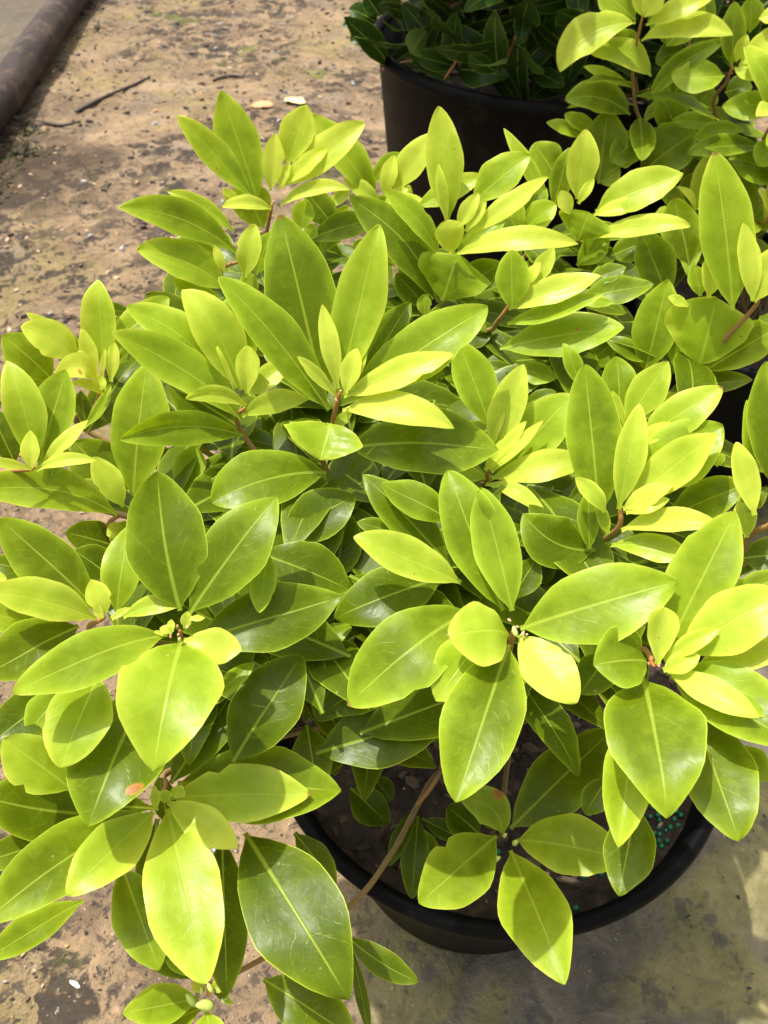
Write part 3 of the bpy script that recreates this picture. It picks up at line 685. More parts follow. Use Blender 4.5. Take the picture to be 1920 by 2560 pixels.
[.1032,.3991,.492,.1153,.4043,.5004,-.328,-.518,.79,0,-0,-0,.0094,.52,10,0,.05,.741],
[.0709,.413,.5062,.0438,.4148,.5125,.17,-.462,.87,0,0,0,.0125,.52,10,0,.05,.741],
[.103,.4738,.5217,.1253,.4767,.5322,-.312,-.51,.802,0,-0,-0,.0115,.52,10,0,.05,.2],
[.1358,.4532,.5543,.1234,.4743,.5757,-.023,-.719,.694,0,0,0,.0129,.52,10,0,.05,.555],
[.0754,.4422,.472,.0545,.4269,.4579,-.188,-.516,.836,-0,0,0,.0306,.52,10,0,.05,.15],
[.1069,.4388,.4752,.1411,.4246,.4764,-.193,-.389,.901,-0,-0,-0,.0319,.52,10,0,.05,.12]]],
['main',[[.102,.5581,.5628],[.0936,.5598,.544],[.0899,.572,.5247],[.086,.5861,.4907]],[
[.0982,.5486,.5559,.0958,.5708,.5933,-.078,-.86,.505,0,0,0,.0262,.52,10,0,.05,.555],
[.0966,.5531,.5531,.1613,.549,.5839,-.391,-.537,.748,0,-0,-0,.0228,.52,10,0,.05,.8712],
[.0964,.5505,.5415,.1639,.5422,.5727,-.412,-.513,.753,.0009,-.0021,-.0021,.0168,.52,25,0,.05,.648],
[.0922,.5471,.5209,.1821,.5315,.5506,-.349,-.482,.804,-.0002,.0009,.0009,.0373,.6,8,0,.05,.555,[.64,.44,.035]],
[.152,.5684,.5511,.2077,.5647,.5679,-.277,-.521,.807,0,-0,-0,.0244,.52,8,0,.05,.369],
[.1595,.5788,.56,.1888,.5802,.5739,-.336,-.553,.762,0,-0,-0,.0168,.52,10,0,.05,.369],
[.1082,.5576,.5698,.1175,.5651,.5865,-.335,-.775,.536,0,-0,-0,.0093,.52,10,0,.05,.9456],
[.1137,.5612,.5677,.1286,.5744,.5932,-.312,-.755,.576,0,-0,-0,.0144,.52,10,0,.05,.7968],
[.1747,.55,.5291,.2038,.5291,.5209,-.135,-.52,.843,-0,-0,-0,.0159,.52,10,0,.05,.369],
[.1626,.5457,.5032,.1846,.553,.5235,-.419,-.607,.675,0,-0,-0,.0254,.52,10,0,.05,.4062],
[.1053,.5397,.5068,.1372,.5259,.5072,-.207,-.45,.869,-0,-0,-0,.0199,.52,10,0,.05,.555],
[.0298,.5548,.4824,.0523,.5554,.4895,-.245,-.509,.825,0,-0,-0,.0112,.52,10,0,.05,.555],
[.0801,.5561,.4995,.1121,.5429,.4953,-.088,-.492,.866,-0,-0,-0,.0153,.52,10,0,.05,.2],
[.1514,.5609,.5544,.1768,.5555,.5577,-.218,-.51,.832,-0,-0,-0,.0098,.52,10,0,.05,.648],
[.0945,.5876,.5129,.0598,.5812,.5034,-.131,-.527,.839,-0,0,0,.0257,.52,10,0,.05,.14],
[.1203,.5722,.4973,.1537,.5472,.4746,.052,-.633,.773,-0,-0,-0,.0364,.52,10,0,.05,.12],
[.1726,.5746,.511,.2168,.5435,.4995,-.139,-.512,.848,-0,-0,-0,.0288,.52,10,0,.05,.12],
[.135,.5548,.5126,.1617,.5582,.528,-.364,-.549,.752,0,-0,-0,.0219,.52,10,0,.05,.3225]]],
['main',[[.0541,.6224,.5626],[.054,.6327,.5399],[.0505,.6398,.512]],[
[.0525,.6371,.5821,.0432,.676,.6587,.004,-.892,.453,0,0,0,.0301,.52,10,0,.05,.741],
[.0509,.6328,.5843,.043,.6517,.6242,.046,-.899,.436,0,0,0,.0098,.52,16,0,.05,.9084],
[.0454,.6236,.5594,-.0008,.6412,.6084,.305,-.768,.563,.0036,.0021,.0021,.0202,.52,22,0,.05,.6015],
[.0602,.6273,.5817,.0755,.6375,.6063,-.302,-.798,.521,0,-0,-0,.014,.52,14,0,.05,.9735],
[.0664,.6248,.5803,.0817,.6338,.6022,-.32,-.777,.541,0,-0,-0,.0113,.52,14,0,.05,.9735],
[.0704,.6264,.5775,.1283,.6334,.6211,-.4,-.658,.638,0,-0,-0,.0187,.52,12,0,.05,.927],
[.0722,.6482,.5926,.1165,.6596,.6277,-.335,-.687,.645,0,-0,-0,.0318,.52,10,0,.05,.6015],
[.0555,.617,.5656,.0488,.6223,.5908,.167,-.954,.247,0,0,0,.024,.75,30,0,.05,.8805],
[.0599,.6223,.5613,.1514,.5945,.5856,-.36,-.501,.787,-.0005,.0038,.0037,.0213,.52,9,0,.05,.927],
[.0258,.6576,.5841,.0828,.6644,.6091,-.248,-.629,.737,0,-0,-0,.0212,.52,10,0,.05,.7224],
[.0039,.6549,.5867,.0316,.6569,.5924,-.121,-.598,.792,0,-0,-0,.0153,.52,10,0,.05,.927],
[.0594,.6297,.556,.1005,.6395,.5849,-.324,-.653,.684,0,-0,-0,.0216,.52,10,0,.05,.5085],
[.1141,.6446,.577,.1324,.6556,.6027,-.337,-.755,.563,0,-0,-0,.021,.52,10,0,.05,.4062],
[.114,.6334,.5773,.139,.638,.5967,-.386,-.654,.65,0,-0,-0,.0237,.52,10,0,.05,.6294],
[.1117,.6291,.5768,.1039,.6438,.6043,.014,-.88,.474,0,0,0,.0128,.52,10,0,.05,.6666],
[.0463,.6168,.5199,-.0286,.658,.5945,.234,-.733,.639,.0058,.0035,.0033,.0376,.52,8,0,.05,.3225],
[.0362,.6221,.5121,.01,.637,.5354,.208,-.701,.682,0,0,0,.0274,.52,10,0,.05,.3504],
[.0343,.6065,.5135,.0344,.6159,.5287,-.035,-.849,.527,0,-0,-0,.0127,.52,10,0,.05,.555],
[.0602,.6125,.5263,.0981,.6259,.5525,-.275,-.634,.723,0,-0,-0,.0284,.52,8,0,.05,.369],
[.0797,.6092,.5246,.0511,.6132,.5322,.133,-.574,.808,0,0,0,.0104,.52,10,0,.05,.4248],
[.0487,.6054,.5284,.0609,.6194,.563,-.25,-.864,.437,0,-0,-0,.063,.7,-12,0,.05,.5178],
[.0234,.6361,.5034,.0242,.6639,.5519,-.03,-.867,.497,0,-0,-0,.025,.52,10,0,.05,.12],
[.0095,.6544,.5337,-.0174,.6629,.5496,.224,-.65,.726,0,0,0,.0242,.52,10,0,.05,.15]]],
['main',[[-.095,.6722,.5812],[-.1033,.6793,.5524],[-.1109,.6877,.5273]],[
[-.1077,.6784,.5796,-.1339,.7147,.6569,.245,-.843,.479,0,0,0,.0376,.52,8,0,.05,.6015],
[-.1114,.6759,.5849,-.1666,.6883,.6472,.435,-.727,.531,0,0,0,.0247,.52,12,0,.05,.6666],
[-.0814,.6916,.6057,-.0635,.7125,.6466,-.095,-.868,.487,0,-0,-0,.0289,.52,10,0,.05,.7968,[.55,.42,.02]],
[-.0851,.6817,.5916,-.0158,.7047,.6351,-.189,-.712,.677,0,-0,-0,.0296,.52,14,0,.05,.8805],
[-.0955,.6747,.5914,-.0898,.6939,.6312,.025,-.901,.433,0,-0,-0,.0184,.52,14,0,.05,.9735],
[-.0883,.6751,.5926,-.0789,.6847,.6121,-.115,-.868,.483,0,-0,-0,.0089,.52,10,0,.05,1],
[-.0833,.6789,.5948,-.0473,.6927,.619,-.177,-.72,.672,0,-0,-0,.0152,.52,14,0,.05,.9735],
[-.0881,.6731,.5787,-.0279,.6701,.5931,-.214,-.597,.774,-.0013,.0044,.0043,.0137,.52,14,0,.05,.8898],
[-.0956,.6684,.5782,-.1337,.6509,.5886,.428,-.468,.773,.0001,.0015,.0015,.0139,.52,25,0,.05,.8805],
[-.1053,.6766,.5567,-.1251,.6926,.5914,.302,-.789,.536,0,0,0,.0349,.52,10,0,.05,.5085],
[-.1243,.6764,.5765,-.1368,.6801,.5903,.407,-.721,.561,0,0,0,.0112,.52,10,0,.05,.834],
[-.0671,.6793,.5437,-.0081,.6844,.562,-.187,-.607,.772,0,-0,-0,.0257,.52,10,0,.05,.3504],
[-.0454,.6914,.5506,-.0684,.7027,.5779,.309,-.758,.574,0,0,0,.0287,.52,10,0,.05,.2946],
[-.0733,.6794,.5538,-.0677,.691,.5764,-.043,-.884,.465,0,-0,-0,.0201,.52,10,0,.05,.648],
[-.0679,.6748,.5482,-.0602,.6805,.5583,-.174,-.791,.587,0,-0,-0,.0141,.52,10,0,.05,.648],
[-.0572,.6839,.5293,-.0316,.7036,.5648,-.186,-.796,.576,0,-0,-0,.0226,.52,10,0,.05,.5085],
[-.0382,.6925,.5217,-.0704,.6956,.5321,.199,-.585,.787,0,0,0,.0212,.52,10,0,.05,.15]]],
['main',[[.0043,.7234,.5584],[.0104,.7388,.522]],[
[.0085,.7272,.5667,.0446,.7468,.6107,-.263,-.783,.564,0,-0,-0,.0271,.52,12,0,.05,.834],
[.0001,.7229,.5644,.0087,.7365,.5956,-.138,-.893,.428,0,-0,-0,.0157,.52,10,0,.05,.9735],
[-.0126,.7372,.5694,.0154,.7493,.5924,-.22,-.725,.653,0,-0,-0,.017,.52,10,0,.05,.462],
[-.0041,.7213,.5586,-.0352,.7252,.579,.341,-.677,.652,0,0,0,.0164,.52,10,0,.05,.7782],
[-.0063,.7279,.5562,-.0652,.7537,.6249,.3,-.779,.551,0,0,0,.0327,.52,12,0,.05,.5736],
[.0001,.7186,.5577,.0224,.7244,.5708,-.24,-.671,.701,0,-0,-0,.0146,.52,10,0,.05,.927],
[-.0498,.7299,.5523,-.0311,.7353,.563,-.203,-.681,.704,0,-0,-0,.0133,.52,10,0,.05,.834],
[.0175,.7336,.534,-.0158,.7419,.5511,.211,-.653,.728,0,0,0,.0269,.52,10,0,.05,.369],
[.0101,.7271,.5432,.0241,.738,.5675,-.239,-.827,.509,0,-0,-0,.0186,.52,10,0,.05,.648]]],
['main',[[-.1156,.5952,.5707],[-.1275,.6072,.5347]],[
[-.1184,.6048,.5722,-.1996,.5909,.617,.44,-.678,.589,.0028,.0052,.0051,.0284,.52,22,0,.05,.4806],
[-.1206,.6157,.585,-.1681,.6192,.6152,.39,-.615,.685,.0017,.002,.002,.0146,.52,20,0,.05,.648],
[-.126,.5842,.5511,-.189,.5786,.5889,.465,-.547,.696,.0024,.0038,.0037,.0334,.52,14,0,.05,.5736],
[-.1352,.6117,.5659,-.1678,.6109,.5796,.331,-.561,.759,0,0,0,.0219,.52,10,0,.05,.4806],
[-.1111,.5878,.5601,-.1014,.6084,.5951,-.003,-.862,.508,0,-0,-0,.0197,.52,14,0,.05,.7875],
[-.1261,.5869,.566,-.133,.5954,.5841,.297,-.817,.494,0,0,0,.008,.52,10,0,.05,.9084],
[-.1298,.5796,.5372,-.1672,.5798,.5635,.471,-.571,.672,0,0,0,.0209,.52,10,0,.05,.648],
[-.1087,.5857,.542,-.1102,.5967,.5612,.145,-.853,.502,0,0,0,.0155,.52,10,0,.05,.6015],
[-.1039,.6004,.5555,-.0901,.618,.5838,-.075,-.831,.551,0,-0,-0,.02,.52,10,0,.05,.555]]],
['main',[[.1653,.667,.5755],[.1736,.6825,.542],[.1298,.7079,.507]],[
[.1638,.6749,.584,.1671,.6986,.6331,-.189,-.879,.438,0,-0,-0,.0267,.52,10,0,.05,.7968],
[.1471,.6837,.573,.1569,.7036,.6157,-.243,-.857,.455,0,-0,-0,.0207,.52,8,0,.05,.4062],
[.1803,.67,.5754,.2453,.665,.6097,-.416,-.573,.706,0,-0,-0,.0354,.52,8,0,.05,.741],
[.1775,.6646,.5746,.2167,.6572,.5893,-.385,-.542,.747,0,-0,-0,.0146,.52,10,0,.05,.9735],
[.1643,.6686,.5829,.1751,.6744,.6021,-.408,-.784,.468,0,-0,-0,.0092,.52,10,0,.05,.927],
[.1579,.6652,.575,.1484,.673,.5926,.108,-.887,.448,0,0,0,.0138,.52,10,0,.05,.927],
[.1661,.6559,.556,.1731,.6621,.5785,-.371,-.858,.354,0,-0,-0,.0471,.72,-12,0,.05,.555],
[.1794,.6549,.5586,.2487,.6277,.5821,-.444,-.475,.76,-.0004,.0025,.0024,.0194,.52,10,0,.05,.8898],
[.1553,.7269,.5782,.1334,.7439,.6028,.076,-.788,.611,0,0,0,.0338,.52,10,0,.05,.462],
[.1422,.6827,.5734,.1015,.717,.6261,.087,-.802,.59,0,0,0,.0144,.52,10,0,.05,.648],
[.248,.6309,.5142,.2201,.6667,.5603,-.034,-.799,.601,0,0,0,.0349,.52,10,0,.05,.4155],
[.269,.6574,.5319,.2511,.6884,.579,-.092,-.847,.524,0,0,0,.0345,.52,10,0,.05,.3969],
[.1702,.6588,.5311,.195,.6645,.5543,-.435,-.65,.624,0,-0,-0,.0235,.52,10,0,.05,.462],
[.2018,.6703,.5338,.2334,.6684,.5494,-.397,-.548,.736,0,-0,-0,.0274,.52,10,0,.05,.3225]]],
['main',[[.259,.5001,.5961],[.2586,.5038,.5809],[.2396,.5144,.5253],[.2349,.5278,.4873]],[
[.246,.5039,.5833,.2251,.5646,.6688,-.176,-.823,.541,0,0,0,.0369,.52,10,0,.05,.555],
[.2545,.4977,.5945,.2435,.5265,.6368,-.18,-.834,.521,0,0,0,.0154,.52,14,0,.05,.8805],
[.2316,.5169,.5852,.2367,.5342,.6199,-.332,-.823,.461,0,-0,-0,.0183,.52,14,0,.05,.8898],
[.2353,.5037,.5351,.2409,.5241,.5809,-.342,-.842,.417,0,-0,-0,.0624,.7,-14,0,.05,.6015,[.5,.85,.03]],
[.2051,.5265,.5127,.2166,.562,.5738,-.295,-.8,.522,0,-0,-0,.0343,.52,10,0,.05,.462],
[.2449,.5117,.5251,.2939,.5101,.5678,-.578,-.503,.643,0,-0,-0,.0306,.52,10,0,.05,.4248],
[.2249,.5241,.4941,.2842,.5122,.5167,-.396,-.434,.809,0,-0,-0,.0211,.52,10,0,.05,.18],
[.2218,.5233,.5744,.2083,.5304,.578,-.088,-.581,.809,0,0,0,.0084,.52,10,0,.05,.7596],
[.2559,.4976,.5934,.2657,.5128,.6289,-.43,-.781,.454,0,-0,-0,.0225,.52,10,0,.05,.8712],
[.2644,.4999,.5796,.278,.4908,.5817,-.398,-.405,.823,-0,-0,-0,.0095,.52,10,0,.05,.648],
[.2273,.5207,.5842,.2215,.5332,.6015,-.124,-.822,.556,0,0,0,.0136,.52,10,0,.05,.462],
[.2307,.532,.5079,.2079,.5727,.5554,-.077,-.775,.627,0,0,0,.0255,.52,10,0,.05,.369],
[.2267,.5218,.5184,.2358,.5475,.5626,-.322,-.787,.526,0,-0,-0,.0267,.52,10,0,.05,.5085]]],
['main',[[.2222,.3176,.5686],[.219,.3188,.5585],[.2164,.3284,.5374],[.2179,.328,.5018]],[
[.2207,.3331,.5751,.2163,.3836,.6254,-.255,-.693,.674,0,0,0,.0278,.52,10,0,.05,.3],
[.2088,.3196,.5664,.1996,.3511,.5935,-.186,-.672,.717,0,0,0,.0142,.52,20,0,.05,.86],
[.2104,.3196,.5478,.2082,.337,.5631,-.224,-.658,.719,0,0,0,.0128,.52,10,0,.05,.7],
[.2118,.3431,.5716,.2092,.3742,.6057,-.245,-.725,.643,0,0,0,.0073,.52,10,0,.05,.5],
[.2167,.323,.5254,.2394,.3174,.5346,-.422,-.321,.848,0,-0,-0,.0232,.52,10,0,.05,.15],
[.2156,.3217,.5094,.2256,.3346,.5263,-.415,-.587,.695,0,-0,-0,.0163,.52,10,0,.05,.15],
[.2206,.3371,.5712,.2074,.3312,.557,-.507,-.522,.685,-0,0,0,.0117,.52,10,0,.05,.3]]],
['main',[[.0234,.2696,.298],[.0413,.2835,.3277]],[
[.0223,.2694,.2957,.0037,.231,.285,-.031,-.254,.967,-0,0,0,.0135,.52,10,0,.05,.14],
[.0258,.2662,.2922,.0202,.2106,.2778,-.024,-.249,.968,-0,0,0,.0208,.52,10,0,.05,.12],
[.0287,.2637,.2924,.0608,.2464,.2919,-.087,-.19,.978,-0,-0,-0,.0149,.52,10,0,.05,.13],
[-.0264,.2891,.2906,.0038,.2633,.2833,.026,-.245,.969,-0,-0,-0,.0271,.52,10,0,.05,.2],
[-.0086,.3031,.2802,.0062,.2857,.2748,.029,-.275,.961,-0,-0,-0,.0193,.52,10,0,.05,.2],
[.0087,.2691,.2539,.0449,.2498,.2476,.039,-.24,.97,-0,-0,-0,.0263,.52,10,0,.05,.4155]]],
['right',[[.2737,.9798,.6401],[.2765,.9904,.6042],[.284,.9977,.5653],[.3167,1.012,.5101]],[
[.2684,.9827,.6335,.1939,.9741,.5872,-.331,-.676,.658,-.0081,.0089,.0086,.0423,.52,10,0,.05,.8],
[.2788,.9826,.6164,.3622,.9462,.6317,-.382,-.57,.728,-.0007,.0086,.0083,.0287,.52,12,0,.05,.88],
[.2797,.9802,.632,.3402,.9688,.662,-.44,-.622,.648,0,-0,-0,.025,.52,10,0,.05,.85],
[.2744,.9796,.6401,.2626,.9893,.6661,.018,-.934,.356,0,0,0,.0173,.52,10,0,.05,.9],
[.2752,.9764,.641,.2861,.9793,.6657,-.469,-.83,.302,0,-0,-0,.024,.52,10,0,.05,1],
[.2723,.9994,.6319,.2296,1.02,.6561,.012,-.757,.653,0,0,0,.0389,.52,10,0,.05,.5],
[.2958,.978,.5823,.226,.9846,.6037,.149,-.699,.7,.0029,.0054,.0052,.0346,.52,20,0,.05,.62],
[.2816,.998,.5643,.2279,1.015,.5806,.005,-.691,.723,0,0,0,.0151,.52,10,0,.05,.6],
[.2821,1.004,.5842,.2542,1.021,.6169,.077,-.855,.513,0,0,0,.0353,.52,10,0,.05,.3],
[.287,.997,.5343,.211,1.01,.5462,.005,-.653,.757,.0021,.0065,.0063,.0417,.52,10,0,.05,.24],
[.2548,1.008,.5101,.2158,1.021,.5266,.053,-.699,.713,0,0,0,.0217,.52,10,0,.05,.45],
[.2411,1.009,.505,.1956,1.022,.5173,.02,-.662,.75,0,0,0,.02,.52,10,0,.05,.45],
[.262,.9842,.4586,.2654,1.019,.5325,-.197,-.884,.423,0,-0,-0,.0537,.52,10,0,.05,.33],
[.3141,1.003,.512,.2719,.9841,.485,-.217,-.614,.759,-0,0,0,.0397,.52,10,0,.05,.3],
[.311,.986,.4692,.3659,.9881,.5203,-.508,-.642,.574,0,-0,-0,.065,.52,10,0,.05,.28],
[.3069,1.007,.5471,.3755,1.004,.6104,-.528,-.655,.54,-.0039,.0036,.0034,.0259,.52,10,0,.05,.28],
[.3436,1.026,.542,.3512,1.038,.5867,-.347,-.889,.297,0,-0,-0,.0318,.52,10,0,.05,.25],
[.2619,.9849,.4602,.2846,.9858,.4787,-.47,-.638,.61,0,-0,-0,.0358,.52,10,0,.05,.4],
[.3243,1.038,.5947,.357,1.039,.6365,-.541,-.719,.436,0,-0,-0,.0359,.52,10,0,.05,.4],
[.3546,1.008,.5027,.3276,1.033,.5465,-.003,-.868,.496,0,0,0,.0404,.52,10,0,.05,.25],
[.3059,.9858,.4916,.2742,.9926,.4906,-.154,-.596,.788,0,0,0,.0357,.52,10,0,.05,.35]]],
['right',[[.3852,.9829,.591],[.3888,.9973,.5703],[.397,1.024,.5255]],[
[.381,.9867,.5802,.3245,.9976,.5767,-.168,-.626,.762,-0,-.003,-.0029,.0422,.52,10,0,.05,.5],
[.3872,.9924,.588,.3801,1.016,.6453,-.21,-.912,.352,0,-0,-0,.0271,.52,10,0,.05,.36],
[.391,.981,.5923,.4292,.9775,.6349,-.592,-.65,.477,0,-0,-0,.0243,.52,10,0,.05,.9],
[.3931,.9829,.5902,.4362,.9719,.6143,-.506,-.573,.645,0,-0,-0,.0317,.52,10,0,.05,.85],
[.3859,.9791,.5906,.4069,.9604,.5837,-.273,-.585,.764,-0,-0,-0,.0151,.52,10,0,.05,.85],
[.3874,.9835,.5955,.3936,.9883,.6208,-.442,-.855,.272,0,-0,-0,.0148,.52,10,0,.05,.8],
[.4449,.9571,.5564,.3819,.973,.5523,-.202,-.605,.77,0,0,0,.0349,.52,10,0,.05,.5],
[.3941,1.001,.5232,.3407,1.006,.5224,-.062,-.616,.786,0,0,0,.0245,.52,20,0,.05,.44],
[.4193,.9792,.5228,.3631,.9809,.5125,-.163,-.589,.792,-.0007,.003,.0029,.0228,.52,10,0,.05,.44],
[.4445,.9463,.527,.4277,.9329,.5017,-.392,-.68,.619,-0,0,0,.0353,.52,10,0,.05,.5],
[.4725,.9393,.486,.4037,.9651,.4975,-.107,-.629,.77,0,0,0,.051,.52,10,0,.05,.25],
[.3719,.9989,.4422,.3982,1.007,.4857,-.518,-.729,.448,0,-0,-0,.0332,.52,10,0,.05,.3],
[.3637,.991,.4438,.3925,.988,.4645,-.519,-.572,.636,0,-0,-0,.0258,.52,10,0,.05,.4],
[.4098,1.024,.613,.4041,1.035,.6464,-.195,-.941,.277,0,-0,-0,.0268,.52,10,0,.05,.45],
[.4015,.9895,.6361,.4213,.9815,.6425,-.453,-.564,.691,0,-0,-0,.0194,.52,10,0,.05,.9],
[.403,1.029,.5479,.4297,1.02,.5578,-.452,-.547,.705,0,-0,-0,.0351,.52,10,0,.05,.25],
[.4077,1.039,.5163,.4316,.9921,.4908,-.252,-.561,.789,-0,-0,-0,.0376,.52,10,0,.05,.2],
[.4482,.9387,.4336,.4791,.9324,.4559,-.569,-.514,.642,0,-0,-0,.0302,.52,10,0,.05,.4],
[.3905,1.03,.4239,.4354,.9896,.4144,-.284,-.506,.815,-0,-0,-0,.0452,.52,10,0,.05,.12],
[.4192,1.04,.4713,.4545,.9844,.4469,-.267,-.529,.805,-0,-0,-0,.0485,.52,10,0,.05,.1],
[.4213,1.026,.4958,.386,1.005,.4667,-.27,-.602,.752,-0,0,0,.0407,.52,10,0,.05,.2]]],
['right',[[.3748,1.116,.5805],[.405,1.123,.4968]],[
[.3748,1.116,.5805,.3429,1.134,.6124,.049,-.846,.531,0,0,0,.0353,.52,10,0,.05,.35],
[.3762,1.116,.5822,.3922,1.121,.6238,-.483,-.827,.287,0,-0,-0,.0323,.52,10,0,.05,.4],
[.3764,1.125,.5761,.3266,1.144,.5949,-.013,-.725,.689,0,0,0,.0349,.52,10,0,.05,.35],
[.3845,1.121,.5705,.4168,1.115,.5975,-.558,-.628,.542,0,-0,-0,.0332,.52,10,0,.05,.3],
[.3797,1.131,.5622,.3435,1.13,.5501,-.228,-.629,.744,-0,0,0,.0369,.52,10,0,.05,.3],
[.407,1.126,.5072,.368,1.141,.5172,-.069,-.673,.737,0,0,0,.041,.52,10,0,.05,.25],
[.4054,1.113,.5004,.4191,1.116,.5255,-.526,-.759,.384,0,-0,-0,.0359,.52,10,0,.05,.3],
[.3973,1.121,.5163,.4035,1.131,.5534,-.359,-.887,.291,0,-0,-0,.0325,.52,10,0,.05,.25],
[.3557,1.101,.5123,.3496,1.108,.5282,-.046,-.913,.406,0,0,0,.0258,.52,10,0,.05,.5]]],
['rear',[[-.0077,1.565,.4803],[.0453,1.594,.4771],[.0884,1.635,.4442]],[
[-.0051,1.56,.4651,-.0571,1.542,.4526,.046,-.65,.759,-0,0,0,.0454,.52,10,0,.05,.22],
[-.0104,1.563,.476,-.0596,1.566,.4961,.242,-.699,.672,0,0,0,.0387,.52,10,0,.05,.2],
[-.0078,1.575,.4799,-.0707,1.562,.4718,.044,-.661,.749,-0,0,0,.0322,.52,10,0,.05,.15],
[-.0051,1.566,.4846,-.0334,1.573,.5169,.319,-.826,.466,0,0,0,.036,.52,10,0,.05,.15],
[-.0025,1.565,.4825,.0259,1.573,.5169,-.312,-.836,.452,0,-0,-0,.039,.52,10,0,.05,.2],
[.0108,1.582,.4685,-.0079,1.559,.4172,-.137,-.884,.446,-0,0,0,.034,.52,10,0,.05,.08],
[-.0182,1.563,.476,-.0287,1.561,.4743,.031,-.661,.749,-0,0,0,.0142,.52,10,0,.05,.5]]],
]
BUDS=[
[7,-.1117,.2608,.5291,.001583,.7],
[7,-.1079,.2671,.5325,.00132,.9],
[7,-.1131,.2666,.5336,.001232,.95],
[7,-.1168,.2623,.5304,.001146,.95],
[7,-.1126,.2631,.5309,.0009676,.9],
[10,.0729,.2682,.526,.002458,.75],
[10,.0772,.2677,.5252,.001407,.92],
[10,.0743,.2705,.5279,.001141,.95],
[10,.0699,.2746,.5288,.001232,.92],
[10,.0794,.2677,.5244,.001058,.9],
[9,-.1121,.1267,.3588,.003418,.6],
[9,-.1033,.1245,.3576,.004691,.65],
[9,-.1022,.1333,.3574,.002568,.7],
[9,-.1073,.1316,.358,.001712,.8],
[12,.0761,.2162,.3379,.002744,.7],
[12,.0891,.225,.3433,.002973,.7],
[12,.0825,.2298,.3443,.002058,.8],
[11,.1413,.245,.5296,.001229,.97],
[11,.1455,.2438,.5305,.001141,.97],
[0,-.0276,.4169,.5788,.00139,.97],
[0,-.0302,.4132,.5743,.00129,.97],
[8,-.1243,.2066,.4529,.003445,.7],
]

roots = {}
roots['main'] = tag(link('shrub', None, None, FP + Vector((0, 0, .25))), 'large yellow-green shrub with whorled glossy leaves growing in the front pot', 'shrub')
roots['right'] = tag(link('shrub', None, None, RP + Vector((0, 0, .24))), 'yellow-green shrub in the upper right corner, behind the front shrub and softly out of focus', 'shrub')
roots['rear'] = tag(link('shrub', None, None, BP + Vector((0, 0, .44))), 'dark green shaded shrub standing in the tall black pot at the back', 'shrub')
PR = {'main': .05, 'right': .05, 'rear': .1}
shoots = []
inner = {'main': [], 'right': [], 'rear': []}
seed = 100
for plant, stem, leaves in SHOOTS:
    root = roots[plant]; org = root.location
    rs = random.Random(seed); lift = .22 if plant == 'right' else 0
    pts = [Vector(p) - org for p in stem]
    last = pts[-1]
    foot = Vector((rs.uniform(-1, 1), rs.uniform(-1, 1), 0)) * PR[plant]
    foot.z = -.01
    mid = last.lerp(foot, .5); mid.z = max(mid.z, last.z * .62); mid.z += .01
    if (last - foot).length > .10: pts.append(mid)
    pts.append(foot)
    path = spline(pts, 8)
    v, f, uv = tube_geo(path, .0013, .0030)
    shoot = link('shoot', to_mesh('shoot', v, f, uv, uv, STEM), root)
    shoots.append(shoot)
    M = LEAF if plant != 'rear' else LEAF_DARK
    for l in leaves:
        seed += 1
        b, e, n, cv = (Vector(l[i:i + 3]) for i in (0, 3, 6, 9))
        W, m, fold, tw, arch, age = l[12:18]
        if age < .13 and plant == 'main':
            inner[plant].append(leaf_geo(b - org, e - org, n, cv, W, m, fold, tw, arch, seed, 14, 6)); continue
        g = leaf_geo(Vector((0, 0, 0)), e - b, n, cv, W, m, fold, tw, arch, seed)
        o = link('leaf', to_mesh('leaf', *g, M), shoot, b - org)
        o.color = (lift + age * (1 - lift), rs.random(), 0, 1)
        if len(l) > 18: o['spot'] = l[18]
    if plant == 'main' and stem[0][1] > .50 and stem[0][0] < .2:                          # the back of the crown is packed tight
        for i in range(16):
            q = pts[0] + Vector((rs.uniform(-.07, .07), rs.uniform(-.05, .06), -rs.uniform(.045, .13)))
            a = rs.uniform(0, 6.283); seed += 1
            dr = Vector((math.cos(a), math.sin(a), rs.uniform(-.1, .4))).normalized(); L = rs.uniform(.06, .09)
            inner[plant].append(leaf_geo(q - dr * L * .3, q + dr * L * .7, Vector((rs.uniform(-.3, .3), -.35, 1)), Vector((0, 0, 0)), L * rs.uniform(.28, .38), .54, 10, 0, rs.uniform(.02, .10), seed, 12, 6))
    # shaded older leaves lower down the shoot
    n = len(path)
    for i in range(13):
        q = path[min(n - 1, int(n * (.24 + .56 * i / 13)))]
        if (q - pts[0]).length < .075: continue
        seed += 1
        a = i * 2.4 + rs.random()
        dr = Vector((math.cos(a), math.sin(a), rs.uniform(-.25, .2))).normalized()
        up = Vector((0, 0, 1)) - dr * dr.z
        L = rs.uniform(.07, .10)
        if plant == 'main' and (q + org).z < .33: continue
        inner[plant].append(leaf_geo(q, q + dr * L, up, Vector((0, 0, 0)), L * rs.uniform(.32, .42), .52, 8, 0, rs.uniform(.03, .12), seed, 12, 6))

